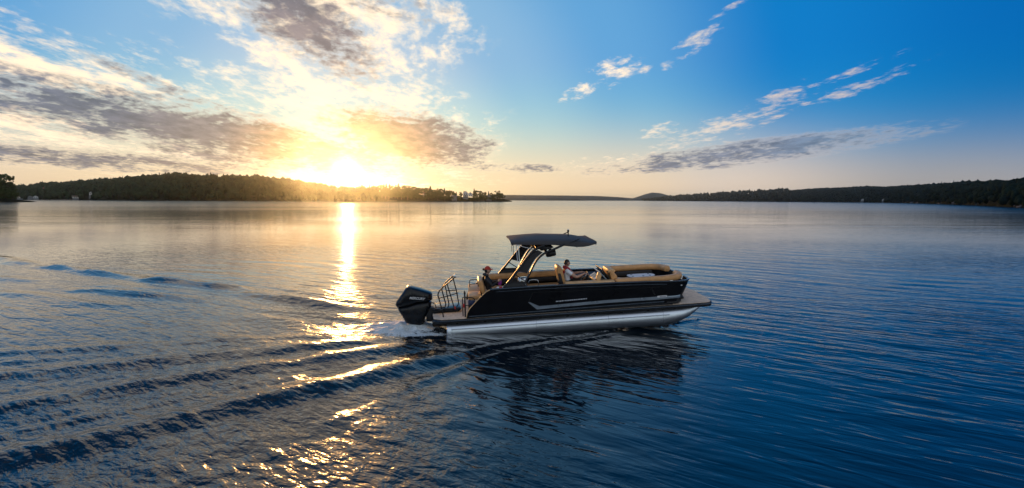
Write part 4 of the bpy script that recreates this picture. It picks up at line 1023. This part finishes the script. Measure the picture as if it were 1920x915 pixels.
P('leg_housing', slices('leg_housing', [(-1.15, .12), (-.78, .12), (-.80, -.35), (-.85, -.60), (-1.15, -.60), (-1.12, -.3)], [(-.10, .8), (-.05, 1), (.05, 1), (.10, .8)]), M_BTUBE, mot)
P('gearcase', sweep('gearcase', [(-.62, 0, -.66), (-.72, 0, -.66), (-.95, 0, -.66), (-1.2, 0, -.66), (-1.3, 0, -.66)], [(.09 * math.cos(6.2832 * k / 12), .09 * math.sin(6.2832 * k / 12)) for k in range(12)], scale=[.15, .8, 1, .8, .6]), M_BTUBE, mot)
box('bracket', (-.66, -.22, .16), (-.40, .22, .62), M_BTUBE, mot, .03)
P('tilt_ram', tube('tilt_ram', [(-.74, -.12, .10), (-.46, -.12, .50)], .03), M_STEEL, mot)
P('hose', tube('hose', smooth_path([(-.5, -.2, .82), (-.36, -.22, .78), (-.30, -.22, .62), (-.36, -.2, .52)], 4), .016), M_BTUBE, mot)
P('transom_bar', sweep('transom_bar', [(-.50, -.34, .64), (.0, -.34, .66)], rrect(.05, .05, .012)), M_BTUBE, mot)
P('transom_post', tube('transom_post', [(-.04, -.95, .49), (-.06, -.95, .72), (-.30, -.5, .66)], .025), M_BTUBE, mot)
box('transom_pod', (-.45, -.40, .02), (.2, .40, .34), M_BTUBE, mot, .03)
# lettering on the cowl, on the near flank
fc = bpy.data.curves.new('lettering', 'FONT'); fc.body = 'MERCURY'; fc.size = .118; fc.extrude = .003; fc.shear = .28; fc.space_character = 1.05; fc.offset = .0025
ft = bpy.data.objects.new('lettering_curve', fc); COL.objects.link(ft)
bpy.context.view_layer.update()
tm = bpy.data.meshes.new_from_object(ft.evaluated_get(bpy.context.evaluated_depsgraph_get()))
bpy.data.objects.remove(ft, do_unlink=True); bpy.data.curves.remove(fc)
xs_ = [v.co.x for v in tm.vertices]; wtx = max(xs_) - min(xs_)
tm.transform(Matrix.Diagonal((.52 / wtx, .95, 1, 1)))
tm.materials.clear(); tm.materials.append(M_WHITEP)
lt = link('lettering', tm, None, mot)
# flank of the cowl leans in towards the top
lt.matrix_local = Matrix.Translation((-1.16, -.3335, 1.015)) @ Matrix.Rotation(R(8), 4, 'Y') @ Matrix.Rotation(R(90), 4, 'X')

# ------------------------------------------------------------------ people (same axes as the boat)
M_SKIN = mat('skin', (.52, .30, .21), .5, 0, .08, 12)
M_SHIRT = mat('white_shirt', (.84, .86, .90), .8, 0, .06, 8, bump=.4, bscale=14)
M_SHORTS = mat('maroon_shorts', (.10, .025, .03), .8, 0, .15, 8)
M_JACKET = mat('black_jacket', (.012, .013, .017), .7, 0, .25, 8, bump=.5, bscale=14)
M_JEANS = mat('dark_trousers', (.03, .035, .05), .8, 0, .2, 10)
M_SHOE = mat('white_shoe', (.6, .6, .58), .6, 0, .1, 10)
M_HAIRM = mat('dark_brown_hair', (.035, .022, .015), .5, 0, .3, 60, aniso=(1, 1, .2))
M_HAIRW = mat('black_hair', (.012, .009, .008), .45, 0, .3, 60, aniso=(1, 1, .2))
M_CAP = mat('red_cap_cloth', (.50, .045, .025), .75, 0, .1, 10)
M_VEST = mat('red_life_vest', (.42, .03, .05), .7, 0, .12, 10)
M_BELT = mat('black_webbing', (.012, .012, .014), .7, 0, .2, 20)
M_LIP = mat('lips', (.42, .14, .12), .5, 0, .1, 10)
M_EYE = mat('eye', (.04, .03, .025), .2, 0, .1, 10)
M_PURPLE = mat('purple_cloth', (.36, .04, .34), .7, 0, .15, 14)

def body_mesh(J, E, regions, mats, head, face_dir, open_mouth=False):
    """skin-grown body: J name -> (point, radius), E edges, regions name -> material slot"""
    names = list(J); ix = {n: i for i, n in enumerate(names)}
    me = bpy.data.meshes.new('sk'); me.from_pydata([J[n][0] for n in names], [(ix[a], ix[b]) for a, b in E], [])
    ob = bpy.data.objects.new('sk', me); COL.objects.link(ob)
    bm = bmesh.new(); bm.from_mesh(me); ly = bm.verts.layers.skin.verify(); bm.verts.ensure_lookup_table()
    for i, n in enumerate(names):
        r = J[n][1]; r = (r, r) if not isinstance(r, tuple) else r
        bm.verts[i][ly].radius = r; bm.verts[i][ly].use_root = (n == 'pelvis')
    bm.to_mesh(me); bm.free()
    sk = ob.modifiers.new('skin', 'SKIN'); sk.use_smooth_shade = True; sk.branch_smoothing = .6
    ss = ob.modifiers.new('sub', 'SUBSURF'); ss.levels = 2; ss.render_levels = 2
    bpy.context.view_layer.update()
    out = bpy.data.meshes.new_from_object(ob.evaluated_get(bpy.context.evaluated_depsgraph_get()))
    bpy.data.objects.remove(ob, do_unlink=True); bpy.data.meshes.remove(me)
    # head: shaped ellipsoid with brow, nose, lips, chin and ears
    hc, hs = Vector(head[0]), head[1]
    f = Vector(face_dir).normalized(); s = Vector((0, 0, 1)).cross(f).normalized(); up = f.cross(s)
    bm = bmesh.new(); bm.from_mesh(out); n0 = len(bm.faces)
    for fc_ in bm.faces: fc_.material_index = 0
    ret = bmesh.ops.create_uvsphere(bm, u_segments=28, v_segments=20, radius=1.0)
    for v in ret['verts']:
        c = v.co.copy(); x, y, z = c.x, c.y, c.z                                   # x forwards, y to its left, z up
        w = .076 * (1 - .16 * max(0, -z) ** 1.5); l = .096 * (1 - .06 * max(0, -z)); h = .118
        X, Y, Z = x * l, y * w, z * h
        if z < -.2 and x > 0: X *= 1 - .10 * (-z - .2); Y *= 1 - .22 * (-z - .2)
        if x > .55:
            nz = math.exp(-((y / .16) ** 2)) * math.exp(-(((z + .12) / .20) ** 2)); X += .026 * nz * (1 if z < .05 else .6)
            X -= .009 * (math.exp(-(((y - .40) / .16) ** 2)) + math.exp(-(((y + .40) / .16) ** 2))) * math.exp(-(((z - .08) / .12) ** 2))
            X += .006 * math.exp(-((y / .3) ** 2)) * math.exp(-(((z + .48) / .10) ** 2)) + .008 * math.exp(-((y / .3) ** 2)) * math.exp(-(((z + .78) / .14) ** 2))
            X += .005 * math.exp(-(((z - .22) / .08) ** 2)) * math.exp(-((y / .55) ** 2))
        if abs(y) > .9: Y += math.copysign(.014, y) * math.exp(-(((x + .05) / .22) ** 2)) * math.exp(-(((z - .0) / .26) ** 2))
        v.co = hc + (f * X + s * Y + up * Z) * hs
    bm.faces.ensure_lookup_table()
    hv = set(ret['verts'])
    pts = [(Vector(J[n][0]), regions.get(n, 0), J[n][1][0] if isinstance(J[n][1], tuple) else J[n][1]) for n in names]
    seg = [(Vector(J[a][0]), Vector(J[b][0]), regions.get(b, 0)) for a, b in E]
    for fc_ in bm.faces:
        c = fc_.calc_center_median()
        if fc_.verts[0] in hv:
            q = c - hc; x, y, z = q.dot(f) / hs / .096, q.dot(s) / hs / .076, q.dot(up) / hs / .118
            if x > .6 and abs(y) < .28 and -.54 < z < -.42: fc_.material_index = len(mats) - 2
            elif x > .6 and .28 < abs(y) < .52 and .03 < z < .13: fc_.material_index = len(mats) - 1
            else: fc_.material_index = 0
        else:
            best = 1e9; mi = 0
            for (a, b, r) in seg:
                e = b - a; t = max(0, min(1, (c - a).dot(e) / max(e.length_squared, 1e-9))); d = (c - a - e * t).length
                if d < best: best = d; mi = r
            fc_.material_index = mi
        fc_.smooth = True
    me2 = bpy.data.meshes.new('body'); bm.to_mesh(me2); bm.free(); bpy.data.meshes.remove(out)
    for m in mats: me2.materials.append(m)
    return me2
def hand(J, E, reg, pre, wrist, fdir, palm_n, tdir, curl, slot=0):
    """palm and five fingers grown from a wrist joint"""
    w = Vector(J[wrist][0]); f = Vector(fdir).normalized(); n = Vector(palm_n).normalized(); t = Vector(tdir).normalized()
    J[pre + 'palm'] = (tuple(w + f * .055), (.030, .018)); E.append((wrist, pre + 'palm')); reg[pre + 'palm'] = slot
    for k, (off, ln) in enumerate(((.026, .072), (.009, .080), (-.009, .074), (-.026, .058))):
        b = w + f * .092 + t * off; l1 = ln * .5; l2 = ln * .5
        d1 = (f * math.cos(curl * .6) + n * math.sin(curl * .6)); d2 = (f * math.cos(curl * 1.7) + n * math.sin(curl * 1.7))
        p = b + d1 * l1; q = p + d2 * l2
        for nm, pt, r in (('k', b, .0105), ('m', p, .009), ('t', q, .0075)): J['%s%s%d' % (pre, nm, k)] = (tuple(pt), r); reg['%s%s%d' % (pre, nm, k)] = slot
        E += [(pre + 'palm', '%sk%d' % (pre, k)), ('%sk%d' % (pre, k), '%sm%d' % (pre, k)), ('%sm%d' % (pre, k), '%st%d' % (pre, k))]
    b = w + f * .040 + t * .034; p = b + (t * .6 + f * .7 + n * .3).normalized() * .036; q = p + (f * .8 + n * .6).normalized() * .030
    for nm, pt, r in (('ta', b, .012), ('tb', p, .0105), ('tc', q, .0085)): J[pre + nm] = (tuple(pt), r); reg[pre + nm] = slot
    E += [(pre + 'palm', pre + 'ta'), (pre + 'ta', pre + 'tb'), (pre + 'tb', pre + 'tc')]

def seated(name, label, pel, lean, neck_z, hands, knee_du, mats, regs, skin_face, head_at, face_dir, foot, elbows, sh=.19):
    """J: joints in boat axes; pel = seat point of the pelvis"""
    x, y, z = pel; J = {}; E = []; reg = {}
    nx = x + lean
    J['pelvis'] = ((x, y, z), (.165, .14)); J['waist'] = ((x + lean * .3 - .01, y, z + .17), (.16, .135)); J['chest'] = ((x + lean * .7, y, z + .36), (.19, .15))
    J['collar'] = ((nx, y, neck_z - .06), (.10, .075)); J['neck'] = ((nx + .015, y, neck_z + .03), .052); J['skull'] = (tuple(head_at), .06)
    E += [('pelvis', 'waist'), ('waist', 'chest'), ('chest', 'collar'), ('collar', 'neck'), ('neck', 'skull')]
    for sd, q in (('L', 1), ('R', -1)):
        J['sh' + sd] = ((nx - .01, y + q * sh, neck_z - .085), .082); E.append(('collar', 'sh' + sd))
        el = elbows[sd]; wr = hands[sd][0]
        J['el' + sd] = (el, .056); J['fo' + sd] = (tuple(Vector(el).lerp(Vector(wr), .45)), .048); J['wr' + sd] = (wr, .029)
        J['up' + sd] = (tuple(Vector(J['sh' + sd][0]).lerp(Vector(el), .5)), .068)
        E += [('sh' + sd, 'up' + sd), ('up' + sd, 'el' + sd), ('el' + sd, 'fo' + sd), ('fo' + sd, 'wr' + sd)]
        hand(J, E, reg, 'h' + sd, 'wr' + sd, hands[sd][1], hands[sd][2], hands[sd][3], hands[sd][4])
        kn = (x + knee_du, y + q * .14, z + .02); an = (foot[0], y + q * .13, foot[1])
        J['hp' + sd] = ((x + .05, y + q * .10, z - .01), .098); J['th' + sd] = ((x + knee_du * .55, y + q * .125, z + .01), .082)
        J['kn' + sd] = (kn, .062); J['ca' + sd] = (tuple(Vector(kn).lerp(Vector(an), .4)), .054); J['an' + sd] = (an, .038); J['to' + sd] = ((an[0] + .19, an[1], an[2] - .03), (.042, .028)); J['he' + sd] = ((an[0] - .03, an[1], an[2] - .035), .034)
        E += [('pelvis', 'hp' + sd), ('hp' + sd, 'th' + sd), ('th' + sd, 'kn' + sd), ('kn' + sd, 'ca' + sd), ('ca' + sd, 'an' + sd), ('an' + sd, 'to' + sd), ('an' + sd, 'he' + sd)]
    for k, v in regs.items():
        for n in list(J):
            if n[:2] == k or n == k: reg[n] = v
    root = thing(name, label, 'person'); root.matrix_world = BM @ Matrix.Translation((x, y, 0)); 
    me = body_mesh(J, E, reg, mats, (head_at, 1.0), face_dir)
    me.transform(Matrix.Translation((-x, -y, 0)))
    link('body', me, None, root)
    return root, J
def cap_shell(name, c, f, rx, ry, rz, zmin, m, root, off, xmin=-2, jag=0.0, seed=1):
    """a shell over part of the head: hair or cap crown"""
    rg = random.Random(seed)
    f = Vector(f).normalized(); s = Vector((0, 0, 1)).cross(f).normalized(); up = f.cross(s); c = Vector(c)
    bm = bmesh.new(); bmesh.ops.create_uvsphere(bm, u_segments=26, v_segments=18, radius=1)
    bmesh.ops.delete(bm, geom=[v for v in bm.verts if not zmin(v.co)], context='VERTS')
    for v in bm.verts:
        k = 1 + rg.uniform(-jag, jag); p = v.co.copy(); v.co = c + f * p.x * rx * k + s * p.y * ry * k + up * p.z * rz * k - Vector(off)
    bmesh.ops.solidify(bm, geom=bm.faces[:], thickness=.006)
    me = bpy.data.meshes.new(name); bm.to_mesh(me); bm.free(); shade(me, 50)
    return link(name, me, m, root)

# the driver, hands on the wheel
DP = (4.16, -.5, 1.19)
gr1 = wc + e1 * -.14 + e2 * .105; gr2 = wc + e1 * .14 + e2 * .105
if gr1.z < wc.z: gr1 = wc + e1 * -.14 - e2 * .105; gr2 = wc + e1 * .14 - e2 * .105
drv, JD = seated('person', 'driver in pale shirt and red life vest steering with both hands', DP, -.03, 1.785,
    {'R': (tuple(gr1 + Vector((-.095, -.01, .035))), (1, .05, -.15), (.25, 0, -1), (0, 1, .1), 1.0), 'L': (tuple(gr2 + Vector((-.095, .01, .035))), (1, -.05, -.15), (.25, 0, -1), (0, -1, .1), 1.0)},
    .46, [M_SKIN, M_SHIRT, M_SHORTS, M_SHOE, M_LIP, M_EYE],
    {'pelvis': 2, 'waist': 1, 'chest': 1, 'collar': 1, 'sh': 1, 'up': 1, 'hp': 2, 'th': 2, 'kn': 2, 'to': 3, 'he': 3}, None, (4.155, -.5, 1.935), (1, .12, -.02), (4.72, .60),
    {'R': (4.40, -.80, 1.50), 'L': (4.42, -.22, 1.52)})
O_ = (DP[0], DP[1], 0)
cap_shell('hair', (4.15, -.5, 1.945), (1, .12, -.02), .102, .084, .122, lambda p: p.z > .28 or (p.x < .12 and p.z > -.42), M_HAIRM, drv, O_, jag=.025)
def vest():
    V = []; Fs = []
    P_ = lambda pts, w, th, nm: link(nm, sweep(nm, smooth_path([Vector(p) - Vector(O_) for p in pts], 5), rrect(w, th, th * .4), up=(1, 0, .2)), M_VEST, drv)
    for q in (-1, 1):
        P_([(4.10 - .125, -.5 + q * .06, 1.56), (4.055, -.5 + q * .08, 1.70), (4.10, -.5 + q * .095, 1.80), (4.20, -.5 + q * .105, 1.77), (4.27, -.5 + q * .09, 1.62), (4.285, -.5 + q * .08, 1.44)], .10, .05, 'life_vest')
    link('collar', sweep('collar', smooth_path([Vector(p) - Vector(O_) for p in ((4.12, -.62, 1.80), (4.06, -.57, 1.81), (4.035, -.5, 1.81), (4.06, -.43, 1.81), (4.12, -.38, 1.80))], 5), rrect(.06, .09, .022)), M_VEST, drv)
    link('belt', sweep('belt', [Vector((4.13 + .148 * math.cos(a) - .005, -.5 + .165 * math.sin(a), 1.36 + .01 * math.cos(a))) - Vector(O_) for a in np.linspace(0, 6.2832, 25)[:-1]], rrect(.010, .035, .004), closed=True), M_BELT, drv)
vest()

# the passenger at the stern
WP = (1.50, -.5, 1.12)
wom, JW = seated('person', 'passenger in black jacket and red cap sitting at the stern', WP, -.06, 1.675,
    {'R': ((1.80, -.58, 1.47), (.75, .42, .25), (.3, .8, -.35), (.2, .1, 1), .9), 'L': ((1.81, -.40, 1.47), (.75, -.40, .28), (.3, -.8, -.35), (.2, -.1, 1), .9)},
    .44, [M_SKIN, M_JACKET, M_JEANS, M_SHOE, M_LIP, M_EYE],
    {'pelvis': 1, 'waist': 1, 'chest': 1, 'collar': 1, 'sh': 1, 'up': 1, 'el': 1, 'fo': 1, 'wr': 1, 'hp': 2, 'th': 2, 'kn': 2, 'ca': 2, 'an': 2, 'to': 3, 'he': 3}, None, (1.485, -.5, 1.855), (1, -.10, -.08), (2.05, .60),
    {'R': (1.60, -.75, 1.37), 'L': (1.62, -.24, 1.37)}, sh=.165)
O_ = (WP[0], WP[1], 0)
cap_shell('hair', (1.478, -.5, 1.86), (1, -.10, -.08), .104, .085, .122, lambda p: p.z > .35 or (p.x < .05 and p.z > -.75), M_HAIRW, wom, O_, jag=.03)
cp_ = cap_shell('cap', (1.482, -.5, 1.875), (1, -.10, -.05), .110, .092, .128, lambda p: p.z > .16, M_CAP, wom, O_)
br = [Vector((1.482 + .105 * math.cos(a), -.51 + .088 * math.sin(a), 1.902)) for a in np.linspace(-1.05, 1.05, 11)]
bo = [Vector((1.482 + .105 * math.cos(a) + .085 * math.cos(a * .7), -.515 + .088 * math.sin(a) * .98, 1.888 - .012 * abs(math.sin(a)))) for a in np.linspace(-1.05, 1.05, 11)]
V = [q - Vector(O_) for q in br + bo] + [q - Vector(O_) + Vector((0, 0, .008)) for q in br + bo]; n = 11
Fs = []
for i in range(n - 1): Fs += [(i, i + 1, n + i + 1, n + i), (2 * n + i, 3 * n + i, 3 * n + i + 1, 2 * n + i + 1), (n + i, n + i + 1, 3 * n + i + 1, 3 * n + i), (i, 2 * n + i, 2 * n + i + 1, i + 1)]
Fs += [(0, n, 3 * n, 2 * n), (n - 1, 3 * n - 1, 4 * n - 1, 2 * n - 1)]
link('peak', from_py('peak', V, Fs), M_CAP, cp_)
link('hair_bun', sweep('hair_bun', [Vector((1.345, -.49, 1.90 + d)) - Vector(O_) for d in (-.045, -.03, 0, .025, .035)], [(.034 * math.cos(6.2832 * k / 10), .034 * math.sin(6.2832 * k / 10)) for k in range(10)], up=(0, 1, 0), scale=[.4, .85, 1, .8, .4]), M_HAIRW, wom)
link('hood', sweep('hood', smooth_path([Vector(p) - Vector(O_) for p in ((1.50, -.62, 1.70), (1.41, -.60, 1.715), (1.355, -.5, 1.73), (1.41, -.40, 1.715), (1.50, -.38, 1.70))], 5), rrect(.085, .085, .035)), M_JACKET, wom)
pur = thing('cloth_bag', 'small purple cloth bag held in the passenger\'s hands', 'bag'); pur.matrix_world = BM @ Matrix.Translation((1.87, -.49, 0))
link('pouch', prism('pouch', [(-.055, 1.33), (.045, 1.33), (.065, 1.47), (.03, 1.50), (-.03, 1.49), (-.07, 1.44)], -.035, .035, bevel=.015), M_PURPLE, pur)
link('drawstring', tube('drawstring', [(-.06, -.01, 1.47), (0, -.04, 1.495), (.06, -.01, 1.48)], .006, 6), M_SKIN, pur)

# ------------------------------------------------------------------ haze
def build_haze():
    bm = bmesh.new(); bmesh.ops.create_cube(bm, size=1.0)
    for v in bm.verts:
        v.co = Vector((v.co.x * 29000, v.co.y * 12500 + 5300, (v.co.z + .5) * 108 - 3.0))
    me = bpy.data.meshes.new('haze'); bm.to_mesh(me); bm.free()
    m = bpy.data.materials.new('haze_air'); m.use_nodes = True
    t = m.node_tree; t.nodes.clear()
    out = t.nodes.new('ShaderNodeOutputMaterial'); pv = t.nodes.new('ShaderNodeVolumePrincipled')
    pv.inputs['Color'].default_value = (.78, .90, 1.0, 1)
    pv.inputs['Density'].default_value = 6.5e-5
    pv.inputs['Anisotropy'].default_value = 0.97
    t.links.new(pv.outputs[0], out.inputs['Volume'])
    tag(link('haze', me, m), 'thin evening haze over the lake', kind='stuff')
build_haze()
